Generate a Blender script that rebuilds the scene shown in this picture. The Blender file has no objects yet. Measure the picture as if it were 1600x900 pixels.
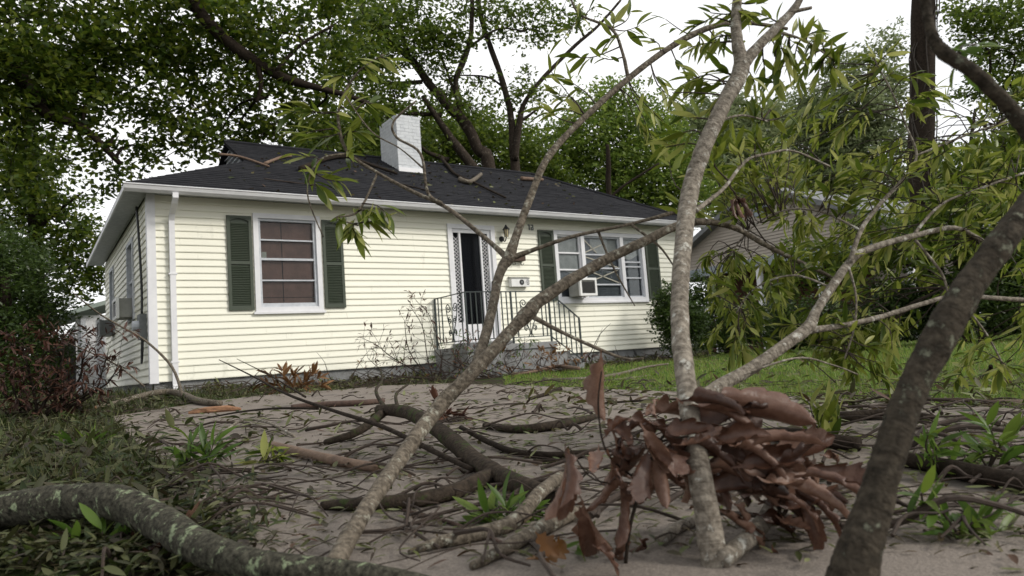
import bpy, bmesh, math, random
import numpy as np
from mathutils import Vector, Matrix, noise as mnoise
random.seed(7); rng = np.random.default_rng(7)
scene = bpy.context.scene; col = scene.collection
# ------------------------------------------------------------------ camera, sky, sun, exposure
RIGHT = Vector((0.82692, -0.55749, -0.07350)); UP = Vector((0.00372, -0.12528, 0.99211)); FWD = Vector((0.56231, 0.82067, 0.10152))
CAM = Vector((-1.472, -11.109, 0.421)); F = 1123.8
cd = bpy.data.cameras.new('camera'); cam = bpy.data.objects.new('camera', cd); col.objects.link(cam)
cam.matrix_world = Matrix(((RIGHT.x, UP.x, -FWD.x, CAM.x), (RIGHT.y, UP.y, -FWD.y, CAM.y), (RIGHT.z, UP.z, -FWD.z, CAM.z), (0, 0, 0, 1)))
cd.sensor_width = 36; cd.lens = 36 * F / 1600; cd.clip_start = .05; cd.clip_end = 1000
cd.dof.use_dof = True; cd.dof.focus_distance = 4.0; cd.dof.aperture_fstop = 5.6
scene.camera = cam
world = bpy.data.worlds.new('World'); scene.world = world; world.use_nodes = True
nt = world.node_tree; nt.nodes.clear()
SUN_DIR = Vector((0.55, -0.75, 0.62)).normalized()
sky = nt.nodes.new('ShaderNodeTexSky'); sky.sky_type = 'NISHITA'; sky.sun_disc = False
sky.sun_elevation = math.asin(SUN_DIR.z); sky.sun_rotation = math.atan2(SUN_DIR.x, SUN_DIR.y)
cl = nt.nodes.new('ShaderNodeTexNoise'); cl.inputs['Scale'].default_value = 1.6; cl.inputs['Detail'].default_value = 5
rp = nt.nodes.new('ShaderNodeValToRGB')
rp.color_ramp.elements[0].position = .3; rp.color_ramp.elements[0].color = (11.0, 11.2, 11.6, 1)
rp.color_ramp.elements[1].position = .7; rp.color_ramp.elements[1].color = (14.5, 14.3, 14.0, 1)
tcw = nt.nodes.new('ShaderNodeTexCoord')
mx = nt.nodes.new('ShaderNodeMix'); mx.data_type = 'RGBA'; mx.inputs[0].default_value = .88
bg = nt.nodes.new('ShaderNodeBackground'); bg.inputs['Strength'].default_value = .07
wo = nt.nodes.new('ShaderNodeOutputWorld')
nt.links.new(tcw.outputs['Generated'], cl.inputs['Vector']); nt.links.new(cl.outputs['Fac'], rp.inputs['Fac'])
nt.links.new(sky.outputs[0], mx.inputs[6]); nt.links.new(rp.outputs[0], mx.inputs[7]); nt.links.new(mx.outputs[2], bg.inputs['Color']); nt.links.new(bg.outputs[0], wo.inputs[0])
sd = bpy.data.lights.new('sun', 'SUN'); sd.energy = 1.5; sd.angle = math.radians(14); sd.color = (1, .95, .87)
sun = bpy.data.objects.new('sun', sd); col.objects.link(sun); sun.rotation_euler = (-SUN_DIR).to_track_quat('-Z', 'Y').to_euler()
scene.view_settings.view_transform = 'Standard'; scene.view_settings.look = 'None'; scene.view_settings.gamma = 1
scene.view_settings.exposure = 0.55
scene.cycles.use_denoising = True; scene.cycles.max_bounces = 6; scene.cycles.transparent_max_bounces = 12
# ------------------------------------------------------------------ geometry helpers
S = 0.5                                  # height of the siding's lower edge above the street end of the drive
def sm(t): t = min(1, max(0, t)); return t * t * (3 - 2 * t)
def zg(x, y):
    return .02 + .19 * min(1, max(0, (y + 10.6) / 9.8)) + .17 * sm((2.2 - x) / 3) * sm((y + 4.2) / 3.6)
def at(px, py, d): return CAM + d * (FWD + (px - 800) / F * RIGHT - (py - 450) / F * UP)
DRIVE = []
def in_poly(x, y, P):
    c = False; j = len(P) - 1
    for i in range(len(P)):
        if (P[i][1] > y) != (P[j][1] > y) and x < (P[j][0] - P[i][0]) * (y - P[i][1]) / (P[j][1] - P[i][1]) + P[i][0]: c = not c
        j = i
    return c
def zs(x, y): return zg(x, y) + (.03 if DRIVE and in_poly(x, y, DRIVE) else 0)
def og(px, py, lift=0):                  # where a line of sight meets the ground
    r = FWD + (px - 800) / F * RIGHT - (py - 450) / F * UP
    t = .4
    while t < 60:
        p = CAM + t * r
        if p.z < zg(p.x, p.y): break
        t += .02 + t * .004
    p = CAM + t * r
    return Vector((p.x, p.y, zs(p.x, p.y) + lift))
def depth(p): return (p - CAM).dot(FWD)
ORG = {}
def props(o, label=None, cat=None, group=None, kind=None):
    if label: o['label'] = label
    if cat: o['category'] = cat
    if group: o['group'] = group
    if kind: o['kind'] = kind
    return o
def root(name, loc, label, cat, group=None):
    o = bpy.data.objects.new(name, None); col.objects.link(o); o.location = loc; o.empty_display_size = .1
    ORG[o] = Vector(loc); return props(o, label, cat, group)
def link(name, me, parent=None, m=None):
    o = bpy.data.objects.new(name, me); col.objects.link(o)
    if m is not None and not me.materials: me.materials.append(m)
    if parent is not None:
        o.parent = parent; ORG[o] = ORG[parent]
    else: ORG[o] = Vector((0, 0, 0))
    return o
class MB:
    def __init__(s): s.v = []; s.f = []; s.al = {}
    def add(s, v, f):
        n = len(s.v); s.v += [tuple(p) for p in v]; s.f += [tuple(i + n for i in q) for q in f]; return s
    def hexa(s, c): return s.add(c, [(0, 1, 2, 3), (7, 6, 5, 4), (0, 4, 5, 1), (1, 5, 6, 2), (2, 6, 7, 3), (3, 7, 4, 0)])
    def box(s, x0, x1, y0, y1, z0, z1):
        return s.hexa([(x0, y0, z0), (x1, y0, z0), (x1, y1, z0), (x0, y1, z0), (x0, y0, z1), (x1, y0, z1), (x1, y1, z1), (x0, y1, z1)])
    def pbox(s, M, a0, a1, z0, z1, o0, o1):
        return s.hexa([M(a0, z0, o0), M(a1, z0, o0), M(a1, z0, o1), M(a0, z0, o1), M(a0, z1, o0), M(a1, z1, o0), M(a1, z1, o1), M(a0, z1, o1)])
    def bar(s, a, b, w, h=None):
        a, b = Vector(a), Vector(b); d = (b - a).normalized(); h = h or w
        u = d.cross(Vector((0, 0, 1)) if abs(d.z) < .95 else Vector((1, 0, 0))).normalized() * w / 2; v = d.cross(u).normalized() * h / 2
        return s.hexa([a - u - v, a + u - v, a + u + v, a - u + v, b - u - v, b + u - v, b + u + v, b - u + v])
    def tube(s, P, n=8, sub=4, rough=0.0, cap=True):
        """P: (Vector, radius) control points, smoothed."""
        pts = [Vector(p) for p, r in P]; rs = [r for p, r in P]; C = []; Rr = []
        for i in range(len(pts) - 1):
            p0, p1, p2, p3 = pts[max(i - 1, 0)], pts[i], pts[i + 1], pts[min(i + 2, len(pts) - 1)]
            for k in range(sub):
                t = k / sub
                C.append(.5 * ((2 * p1) + (p2 - p0) * t + (2 * p0 - 5 * p1 + 4 * p2 - p3) * t * t + (3 * p1 - p0 - 3 * p2 + p3) * t ** 3))
                Rr.append(rs[i] * (1 - t) + rs[i + 1] * t)
        C.append(pts[-1]); Rr.append(rs[-1]); b0 = len(s.v); u = None; arc = pts[0].x * 7 % 1
        for i, c in enumerate(C):
            d = (C[min(i + 1, len(C) - 1)] - C[max(i - 1, 0)]).normalized()
            arc += (c - C[i - 1]).length if i else 0
            u = (d.orthogonal() if u is None else u - d * u.dot(d)).normalized(); v = d.cross(u)
            for k in range(n):
                a = 2 * math.pi * k / n; w = u * math.cos(a) + v * math.sin(a); r = Rr[i]
                if rough:
                    q = c + w * r
                    r *= 1 + rough * (mnoise.noise(q * (.8 / max(rs[0], .004))) + .7 * mnoise.noise(q * (2.3 / max(rs[0], .004))) + .45 * mnoise.noise(q * (6.1 / max(rs[0], .004))))
                s.al[len(s.v)] = arc; s.v.append(tuple(c + w * r))
        for i in range(len(C) - 1):
            for k in range(n):
                a = b0 + i * n + k; b = b0 + i * n + (k + 1) % n
                s.f.append((a, b, b + n, a + n))
        if cap:
            s.f.append(tuple(b0 + k for k in range(n))[::-1]); e = b0 + (len(C) - 1) * n; s.f.append(tuple(e + k for k in range(n)))
        return s
    def build(s, name, m, parent=None, smooth=False, fix=True):
        o0 = ORG[parent] if parent is not None else Vector((0, 0, 0))
        me = bpy.data.meshes.new(name); me.from_pydata([(x - o0.x, y - o0.y, z - o0.z) for x, y, z in s.v], [], s.f)
        if fix:
            b = bmesh.new(); b.from_mesh(me); bmesh.ops.recalc_face_normals(b, faces=b.faces); b.to_mesh(me); b.free()
        if s.al and smooth:
            at_ = me.attributes.new('along', 'FLOAT', 'POINT'); at_.data.foreach_set('value', [s.al.get(i, 0) for i in range(len(me.vertices))])
        if smooth: me.polygons.foreach_set('use_smooth', [True] * len(me.polygons))
        return link(name, me, parent, m)
def np_mesh(name, V, quads, m, parent=None):
    me = bpy.data.meshes.new(name); k = quads.shape[1]; V = V.astype(np.float32)
    if parent is not None: V = V - np.array(ORG[parent], dtype=np.float32)
    me.vertices.add(len(V)); me.vertices.foreach_set('co', V.ravel())
    me.loops.add(quads.size); me.loops.foreach_set('vertex_index', quads.ravel().astype(np.int32))
    me.polygons.add(len(quads)); me.polygons.foreach_set('loop_start', np.arange(0, quads.size, k, dtype=np.int32))
    me.update(calc_edges=True); me.validate()
    return link(name, me, parent, m)
# ------------------------------------------------------------------ materials
def nodes(name):
    m = bpy.data.materials.new(name); m.use_nodes = True; n = m.node_tree
    return m, n, n.nodes['Principled BSDF']
def mat(name, c1, c2=None, scale=6, rough=.6, bump=0, bscale=60, c3=None, s3=3, t3=.6, spec=.4, stretch=None, detail=6, rings=0):
    m, n, b = nodes(name); L = n.links.new
    b.inputs['Roughness'].default_value = rough; b.inputs['Specular IOR Level'].default_value = spec
    tc = n.nodes.new('ShaderNodeTexCoord'); src = tc.outputs['Object']
    if stretch:
        mp = n.nodes.new('ShaderNodeMapping'); mp.inputs['Scale'].default_value = stretch; L(src, mp.inputs[0]); src = mp.outputs[0]
    c2 = c2 or tuple(x * .75 for x in c1)
    t = n.nodes.new('ShaderNodeTexNoise'); t.inputs['Scale'].default_value = scale; t.inputs['Detail'].default_value = detail; t.inputs['Roughness'].default_value = .65; L(src, t.inputs['Vector'])
    r = n.nodes.new('ShaderNodeValToRGB'); r.color_ramp.elements[0].position = .35; r.color_ramp.elements[1].position = .65
    r.color_ramp.elements[0].color = (*c1, 1); r.color_ramp.elements[1].color = (*c2, 1); L(t.outputs['Fac'], r.inputs[0]); out = r.outputs[0]
    if c3:
        t2 = n.nodes.new('ShaderNodeTexNoise'); t2.inputs['Scale'].default_value = s3; t2.inputs['Detail'].default_value = 8; t2.inputs['Roughness'].default_value = .7; L(src, t2.inputs['Vector'])
        r2 = n.nodes.new('ShaderNodeValToRGB'); r2.color_ramp.elements[0].position = t3; r2.color_ramp.elements[1].position = t3 + .07
        r2.color_ramp.elements[0].color = (0, 0, 0, 1); r2.color_ramp.elements[1].color = (1, 1, 1, 1); L(t2.outputs['Fac'], r2.inputs[0])
        mm = n.nodes.new('ShaderNodeMix'); mm.data_type = 'RGBA'; L(r2.outputs[0], mm.inputs[0]); L(out, mm.inputs[6]); mm.inputs[7].default_value = (*c3, 1); out = mm.outputs[2]
    rh = None
    if rings:
        an = n.nodes.new('ShaderNodeAttribute'); an.attribute_name = 'along'; t5 = n.nodes.new('ShaderNodeTexNoise'); t5.inputs['Scale'].default_value = 3; t5.inputs['Detail'].default_value = 2; L(src, t5.inputs['Vector'])
        ma = n.nodes.new('ShaderNodeMath'); ma.operation = 'MULTIPLY_ADD'; ma.inputs[1].default_value = .03; L(t5.outputs['Fac'], ma.inputs[0]); L(an.outputs['Fac'], ma.inputs[2])
        t6 = n.nodes.new('ShaderNodeTexNoise'); t6.noise_dimensions = '1D'; t6.inputs['Scale'].default_value = rings; t6.inputs['Detail'].default_value = 3; L(ma.outputs[0], t6.inputs['W'])
        r5 = n.nodes.new('ShaderNodeValToRGB'); r5.color_ramp.elements[0].position = .36; r5.color_ramp.elements[1].position = .56; r5.color_ramp.elements[0].color = (.42, .4, .38, 1); r5.color_ramp.elements[1].color = (1, 1, 1, 1); L(t6.outputs['Fac'], r5.inputs[0])
        m5 = n.nodes.new('ShaderNodeMix'); m5.data_type = 'RGBA'; m5.blend_type = 'MULTIPLY'; m5.inputs[0].default_value = .42; L(out, m5.inputs[6]); L(r5.outputs[0], m5.inputs[7]); out = m5.outputs[2]; rh = r5.outputs[0]
    L(out, b.inputs['Base Color'])
    if bump:
        t4 = n.nodes.new('ShaderNodeTexNoise'); t4.inputs['Scale'].default_value = bscale; t4.inputs['Detail'].default_value = 5; L(src, t4.inputs['Vector'])
        bp = n.nodes.new('ShaderNodeBump'); bp.inputs['Strength'].default_value = min(1, bump); bp.inputs['Distance'].default_value = .6 / bscale; L(t4.outputs['Fac'], bp.inputs['Height']); L(bp.outputs[0], b.inputs['Normal'])
        if rh:
            b2 = n.nodes.new('ShaderNodeBump'); b2.inputs['Strength'].default_value = .4; b2.inputs['Distance'].default_value = .004; L(rh, b2.inputs['Height']); L(bp.outputs[0], b2.inputs['Normal']); L(b2.outputs[0], b.inputs['Normal'])
    return m
def leafmat(name, cols, trans=.45, rough=.38, island=False):
    m, n, b = nodes(name); L = n.links.new
    if island: g = n.nodes.new('ShaderNodeNewGeometry'); src = g.outputs['Random Per Island']
    else: g = n.nodes.new('ShaderNodeObjectInfo'); src = g.outputs['Random']
    r = n.nodes.new('ShaderNodeValToRGB'); e = r.color_ramp.elements
    while len(e) < len(cols): e.new(.5)
    for i, c in enumerate(cols): e[i].position = i / max(1, len(cols) - 1); e[i].color = (*c, 1)
    L(src, r.inputs[0]); L(r.outputs[0], b.inputs['Base Color'])
    b.inputs['Roughness'].default_value = rough; b.inputs['Specular IOR Level'].default_value = .35
    t = n.nodes.new('ShaderNodeBsdfTranslucent'); L(r.outputs[0], t.inputs[0])
    mx = n.nodes.new('ShaderNodeMixShader'); mx.inputs[0].default_value = trans
    L(b.outputs[0], mx.inputs[1]); L(t.outputs[0], mx.inputs[2]); L(mx.outputs[0], n.nodes['Material Output'].inputs[0])
    return m
def glassmat(name, tint, rough=.02, ior=1.3):
    m, n, b = nodes(name); L = n.links.new
    g = n.nodes.new('ShaderNodeBsdfGlossy'); g.inputs['Roughness'].default_value = rough
    t = n.nodes.new('ShaderNodeBsdfTransparent'); t.inputs[0].default_value = (*tint, 1)
    fr = n.nodes.new('ShaderNodeFresnel'); fr.inputs[0].default_value = ior
    mx = n.nodes.new('ShaderNodeMixShader'); L(fr.outputs[0], mx.inputs[0]); L(t.outputs[0], mx.inputs[1]); L(g.outputs[0], mx.inputs[2]); L(mx.outputs[0], n.nodes['Material Output'].inputs[0])
    return m
M = {}
M['siding'] = mat('cream_vinyl', (.84, .825, .70), (.81, .80, .685), 1.2, .5, c3=(.68, .675, .57), s3=2.2, t3=.6, stretch=(1.5, 1.5, .5))
M['trim'] = mat('white_trim', (.76, .76, .77), (.68, .68, .70), 5, .45, c3=(.5, .5, .49), s3=9, t3=.68)
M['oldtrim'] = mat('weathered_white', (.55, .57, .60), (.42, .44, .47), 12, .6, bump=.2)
M['green'] = mat('shutter_green', (.046, .060, .040), (.055, .068, .048), 6, .55)
M['roof'] = mat('asphalt_shingle', (.014, .0145, .017), (.026, .026, .029), 5, .95, bump=.6, bscale=120, c3=(.04, .038, .036), s3=26, t3=.62, spec=.1)
M['brickw'] = mat('white_brick_paint', (.62, .64, .65), (.52, .54, .56), 8, .8, bump=.5, bscale=50, c3=(.36, .36, .35), s3=5, t3=.64)
M['mortar'] = mat('painted_mortar', (.58, .60, .61), None, 9, .9, bump=.3)
M['conc'] = mat('foundation_concrete', (.27, .275, .275), (.17, .17, .165), 4, .9, bump=.5, bscale=40, c3=(.04, .04, .037), s3=4, t3=.55)
M['iron'] = mat('wrought_iron', (.02, .032, .032), (.03, .04, .04), 20, .5)
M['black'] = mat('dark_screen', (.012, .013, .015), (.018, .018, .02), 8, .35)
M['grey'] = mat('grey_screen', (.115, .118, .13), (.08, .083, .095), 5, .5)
M['card'] = mat('brown_cardboard', (.20, .105, .078), (.14, .075, .056), 6, .85, bump=.15, bscale=30)
M['curtain'] = mat('thin_curtain', (.42, .40, .37), (.30, .29, .27), 5, .9, bump=.4, bscale=14)
M['tape'] = mat('tape', (.42, .40, .33), None, 9, .6)
M['metal'] = mat('beige_metal', (.30, .30, .27), (.22, .22, .2), 6, .55)
M['greymetal'] = mat('grey_metal', (.16, .17, .17), (.11, .12, .12), 9, .5)
M['white'] = mat('white_plastic', (.78, .78, .76), (.7, .7, .68), 4, .4)
M['glass'] = glassmat('window_glass', (.86, .89, .9)); M['screenglass'] = glassmat('screened_glass', (.5, .52, .55), ior=1.12)
M['amber'] = mat('lamp_glass', (.5, .42, .25), (.4, .34, .2), 9, .2)
M['agg'] = mat('exposed_aggregate_concrete', (.25, .215, .185), (.16, .138, .118), 150, .92, bump=1, bscale=220, c3=(.125, .11, .096), s3=1.7, t3=.56, spec=.15, detail=3)
M['soil'] = mat('soil_and_turf', (.028, .026, .014), (.05, .038, .026), 3.5, .95, bump=.8, bscale=30, c3=(.034, .055, .012), s3=1.2, t3=.5, spec=.1)
M['bark'] = mat('smooth_grey_bark', (.20, .168, .128), (.055, .044, .032), 75, .8, bump=1, bscale=110, c3=(.33, .32, .26), s3=34, t3=.57, spec=.2, rings=70)
M['barkpale'] = mat('pale_lichen_bark', (.30, .265, .215), (.10, .083, .064), 60, .8, bump=1, bscale=100, c3=(.46, .45, .40), s3=28, t3=.56, spec=.2, rings=60)
M['barkdark'] = mat('dark_bark', (.036, .027, .020), (.016, .012, .009), 30, .9, bump=1, bscale=60, c3=(.07, .06, .046), s3=12, t3=.62, spec=.1)
M['barkmoss'] = mat('mossy_bark', (.06, .046, .034), (.024, .019, .015), 40, .95, bump=1, bscale=80, c3=(.042, .055, .02), s3=14, t3=.54, spec=.1)
M['barklog'] = mat('log_bark_with_lichen', (.085, .08, .06), (.018, .017, .013), 80, .9, bump=1, bscale=95, c3=(.22, .26, .16), s3=34, t3=.56, spec=.1)
M['barkred'] = mat('reddish_bark', (.10, .062, .045), (.06, .038, .03), 30, .85, bump=.7, bscale=70)
M['peeled'] = mat('peeled_wood', (.19, .125, .085), (.12, .078, .055), 18, .8, bump=.5)
M['cut'] = mat('fresh_torn_wood', (.30, .16, .085), (.20, .10, .055), 40, .85, bump=.6, bscale=90)
M['barkmid'] = mat('brown_grey_bark', (.055, .043, .033), (.022, .017, .013), 25, .9, bump=1, bscale=40, c3=(.13, .11, .09), s3=8, t3=.58, spec=.1)
M['barktrunk'] = mat('shaded_trunk_bark', (.07, .058, .043), (.02, .017, .013), 60, .9, bump=1, bscale=90, c3=(.17, .175, .13), s3=30, t3=.58, spec=.1, rings=45)  # bark colour darkened to carry the shade on the backlit trunk
M['twig'] = mat('twig_bark', (.055, .038, .028), (.028, .02, .015), 60, .85)
M['vine'] = mat('vine_stem', (.06, .05, .04), None, 30, .9)
GRN = [(.05, .085, .010), (.125, .17, .018), (.22, .26, .04), (.42, .43, .14)]
M['leaf'] = leafmat('olive_leaf', GRN); M['leafi'] = leafmat('olive_leaf_mass', GRN, island=True)
M['fresh'] = leafmat('fresh_green_leaf', [(.05, .10, .015), (.09, .16, .025), (.14, .2, .03)])
M['brown'] = leafmat('dead_oak_leaf', [(.035, .015, .009), (.09, .045, .029), (.16, .088, .06), (.24, .15, .108)], .10, .27)
def blotch(m, dark):
    n = m.node_tree; L = n.links.new; b = n.nodes['Principled BSDF']; src = b.inputs['Base Color'].links[0].from_socket; tc = n.nodes.new('ShaderNodeTexCoord')
    t = n.nodes.new('ShaderNodeTexNoise'); t.inputs['Scale'].default_value = 7; t.inputs['Detail'].default_value = 8; t.inputs['Roughness'].default_value = .7; L(tc.outputs['Object'], t.inputs['Vector'])
    r = n.nodes.new('ShaderNodeValToRGB'); r.color_ramp.elements[0].position = .38; r.color_ramp.elements[1].position = .62; r.color_ramp.elements[0].color = (*dark, 1); r.color_ramp.elements[1].color = (1, 1, 1, 1); L(t.outputs['Fac'], r.inputs[0])
    x = n.nodes.new('ShaderNodeMix'); x.data_type = 'RGBA'; x.blend_type = 'MULTIPLY'; x.inputs[0].default_value = 1; L(src, x.inputs[6]); L(r.outputs[0], x.inputs[7]); L(x.outputs[2], b.inputs['Base Color'])
    w = n.nodes.new('ShaderNodeTexWave'); w.inputs['Scale'].default_value = 4; w.inputs['Distortion'].default_value = 2.5; L(tc.outputs['Object'], w.inputs['Vector'])
    bp = n.nodes.new('ShaderNodeBump'); bp.inputs['Strength'].default_value = .0; bp.inputs['Distance'].default_value = .001; L(w.outputs['Fac'], bp.inputs['Height']); b3 = n.nodes.new('ShaderNodeBump'); b3.inputs['Strength'].default_value = .25; b3.inputs['Distance'].default_value = .02; L(t.outputs['Fac'], b3.inputs['Height']); L(bp.outputs[0], b3.inputs['Normal']); L(b3.outputs[0], b.inputs['Normal'])
blotch(M['brown'], (.62, .52, .48))
M['amberleaf'] = leafmat('amber_oak_leaf', [(.10, .04, .008), (.13, .058, .012)], .25, .5)
M['red'] = leafmat('dead_red_leaf', [(.035, .013, .009), (.07, .028, .018), (.12, .058, .035)], .2, .6)
M['redi'] = leafmat('dead_red_leaf_mass', [(.03, .012, .008), (.06, .024, .015), (.11, .05, .03)], .15, .6, True)
M['rust'] = leafmat('rust_leaf', [(.10, .045, .015), (.17, .085, .03), (.22, .12, .05)], .2, .6)
M['crown_dark'] = leafmat('dark_oak_foliage', [(.028, .052, .007), (.06, .10, .010), (.10, .145, .014), (.16, .19, .022)], .55, .5, True)
M['crown_mid'] = leafmat('mid_green_foliage', [(.05, .085, .012), (.10, .15, .02), (.17, .22, .032)], .55, .5, True)
M['crown_light'] = leafmat('light_green_foliage', [(.08, .14, .022), (.15, .22, .034), (.23, .29, .055)], .55, .5, True)
M['crown_far'] = leafmat('hazed_far_foliage', [(.14, .18, .075), (.19, .23, .105), (.25, .28, .14)], .5, .6, True)  # distance haze is mixed into these pale leaf colours
M['crown_shrub'] = leafmat('shrub_foliage', [(.028, .05, .012), (.05, .085, .018), (.08, .125, .026)], .4, .35, True)
M['grass'] = leafmat('lawn_grass', [(.07, .15, .018), (.12, .22, .026), (.22, .32, .05), (.26, .22, .09)], .4, .5, True)
M['weed'] = leafmat('weeds', [(.014, .024, .005), (.032, .046, .009), (.036, .024, .015), (.10, .11, .04), (.026, .017, .012), (.042, .06, .011), (.14, .14, .07)], .3, .6, True)
M['strap'] = leafmat('strap_grass', [(.016, .028, .005), (.04, .065, .010), (.05, .036, .02), (.16, .17, .07)], .35, .5, True)
M['litter'] = leafmat('leaf_litter', [(.03, .042, .009), (.075, .036, .02), (.10, .115, .028), (.04, .026, .018), (.19, .20, .09), (.06, .085, .014)], .2, .6, True)
M['nsiding'] = mat('beige_vinyl', (.40, .35, .30), (.36, .32, .275), 2, .6)
M['nfascia'] = mat('blue_grey_paint', (.30, .34, .38), None, 4, .6)
M['nroof'] = mat('grey_shingle', (.20, .205, .21), (.15, .155, .16), 7, .95, bump=.5, bscale=40)
M['nwall'] = mat('pale_stucco', (.55, .48, .44), (.47, .41, .38), 4, .8)
M['brickdk'] = mat('dark_brick', (.12, .05, .035), (.08, .035, .025), 6, .9)
M['greenroof'] = mat('pale_green_fascia', (.36, .42, .38), (.28, .34, .3), 5, .7)
# ------------------------------------------------------------------ ground, drive
DL0, DL1 = og(177, 656), og(332, 830); dl = (DL1 - DL0).normalized()
RE = [og(820, 607), og(1000, 616), og(1300, 631), og(1600, 651)]; re_ = (RE[-1] - RE[-2]).normalized()
far = [og(330, 632), og(480, 616), og(600, 606), og(700, 603)]
DRIVE = [(p.x, p.y) for p in [DL0] + far + RE + [RE[-1] + re_ * 8, DL1 + dl * 9]]
def axis(c, fine, span):
    a = [c]; st = fine
    while a[-1] - c < span: a.append(a[-1] + st); st = fine if a[-1] - c < 14 else st * 1.35
    return np.array([2 * c - x for x in a[:0:-1]] + a)
ax, ay = axis(1.5, .3, 220), axis(-3, .3, 220)
gm = MB()
for y in ay:
    for x in ax:
        near = abs(x - 1.5) < 25 and abs(y + 3) < 25
        nz = (.022 * mnoise.noise(Vector((x * 1.3, y * 1.3, 0))) + .012 * mnoise.noise(Vector((x * 4, y * 4, 5)))) if near else 0
        if in_poly(x, y, DRIVE): nz = min(nz, 0) - .02
        gm.v.append((x, y, zg(x, y) + nz))
nx = len(ax)
gm.f = [(j * nx + i, j * nx + i + 1, (j + 1) * nx + i + 1, (j + 1) * nx + i) for j in range(len(ay) - 1) for i in range(nx - 1)]
props(gm.build('ground', M['soil'], smooth=True, fix=False), 'dark soil and turf around the house', 'ground', kind='structure')
b = bmesh.new(); fc = b.faces.new([b.verts.new((x, y, 0)) for x, y in DRIVE])
for ax_, lo, hi in ((0, -12, 14), (1, -22, 3)):
    t = lo
    while t < hi:
        n_ = (1, 0, 0) if ax_ == 0 else (0, 1, 0)
        bmesh.ops.bisect_plane(b, geom=b.verts[:] + b.edges[:] + b.faces[:], plane_co=(t + .013, t + .013, 0), plane_no=n_); t += .35
ext = bmesh.ops.extrude_edge_only(b, edges=[e for e in b.edges if e.is_boundary])
low = {v for v in ext['geom'] if isinstance(v, bmesh.types.BMVert)}
for v in b.verts: v.co.z = zg(v.co.x, v.co.y) + (-.06 if v in low else .03)
bmesh.ops.recalc_face_normals(b, faces=b.faces)
me = bpy.data.meshes.new('driveway'); b.to_mesh(me); b.free()
props(link('driveway', me, None, M['agg']), 'brownish exposed aggregate concrete driveway strewn with branches', 'driveway', kind='structure')
# ------------------------------------------------------------------ the house
XR, YB = 10.87, 6.4
FR = lambda s, z, o: (s, -o, z + S)      # front wall: along X, outwards -Y
LF = lambda s, z, o: (-o, s, z + S)      # left wall: along Y, outwards -X
house = root('house', (0, 0, S - .35), 'one storey cream vinyl sided house with dark shingle roof and green shutters', 'house')
foundation = MB()
foundation.pbox(FR, .03, XR - .03, -.6, 0, -.2, -.03); foundation.pbox(LF, .05, YB - .03, -.6, 0, -.2, -.03)
foundation.box(XR - .25, XR - .04, .21, YB, S - .6, S); foundation.box(.21, XR - .26, YB - .2, YB - .01, S - .6, S)
foundation.build('foundation', M['conc'], house)
def siding(wall, Mp, a0, a1, z0, z1, holes, exp=.1016, mid=None):
    n = int(round((z1 - z0) / exp)); e = (z1 - z0) / n
    for i in range(n):
        zb, zt = z0 + i * e, z0 + (i + 1) * e; segs = [(a0, a1)]
        for h0, h1, hz0, hz1 in holes:
            if hz0 < zt - .015 and hz1 > zb + .015:
                ns = []
                for p, q in segs:
                    if h1 <= p or h0 >= q: ns.append((p, q)); continue
                    if h0 > p: ns.append((p, h0))
                    if h1 < q: ns.append((h1, q))
                segs = ns
        out = []
        for p, q in segs:
            if q - p > 3.6:
                c = p + (q - p) * (.3 + .4 * ((i * 0.381966 * 2.2) % 1)); out += [(p, c), (c + .0015, q)]
            else: out.append((p, q))
        for p, q in out:
            if q - p < .02: continue
            w = random.uniform(-.0012, .0012); mb = MB()
            pr = [(zb, .004), (zb - .004, .019 + w), (zb + .010, .021 + w), (zt - .006, .0045), (zt, .004), (zt, -.012), (zb, -.012)]
            v = [Mp(p, z, o) for z, o in pr] + [Mp(q, z, o) for z, o in pr]; k = len(pr)
            mb.add(v, [tuple(range(k)), tuple(range(2 * k - 1, k - 1, -1))] + [(j, (j + 1) % k, (j + 1) % k + k, j + k) for j in range(k)])
            mb.build('siding_board', M['siding'], wall)
def wall_sheet(name, parts):
    mb = MB()
    for p in parts: mb.box(*p)
    return mb.build(name, M['siding'], house)
W1 = (1.43, 2.476, .945, 2.466); DR = (4.81, 5.81, .30, 2.46); W2 = (7.2, 9.645, 1.01, 2.44)
ZT = 2.66
fw = MB()
for x0, x1, z0, z1 in ((.02, 1.43, 0, ZT), (2.476, 4.81, 0, ZT), (5.81, 7.2, 0, ZT), (9.645, XR, 0, ZT), (1.43, 2.476, 0, .945), (1.43, 2.476, 2.466, ZT), (4.81, 5.81, 2.46, ZT), (4.81, 5.81, 0, .3), (7.2, 9.645, 0, 1.01), (7.2, 9.645, 2.44, ZT)):
    fw.pbox(FR, x0, x1, z0, z1, -.10, -.014)
front = fw.build('front_wall', M['oldtrim'], house)
siding(front, FR, .07, XR - .02, 0, ZT, [W1, DR, W2])
SW = [(1.55, 2.35, 1.02, 2.33), (4.55, 5.25, 1.02, 2.33)]
lw = MB()
for y0, y1, z0, z1 in ((.11, 1.55, 0, ZT), (2.35, 4.55, 0, ZT), (5.25, YB, 0, ZT), (1.55, 2.35, 0, 1.02), (1.55, 2.35, 2.33, ZT), (4.55, 5.25, 0, 1.02), (4.55, 5.25, 2.33, ZT)):
    lw.pbox(LF, y0, y1, z0, z1, -.10, -.014)
left = lw.build('side_wall', M['oldtrim'], house)
siding(left, LF, .07, YB, 0, ZT, SW)
wall_sheet('rear_wall', [(.12, XR - .12, YB - .1, YB, S, S + ZT), (XR - .1, XR, .12, YB, S, S + ZT)])
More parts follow.
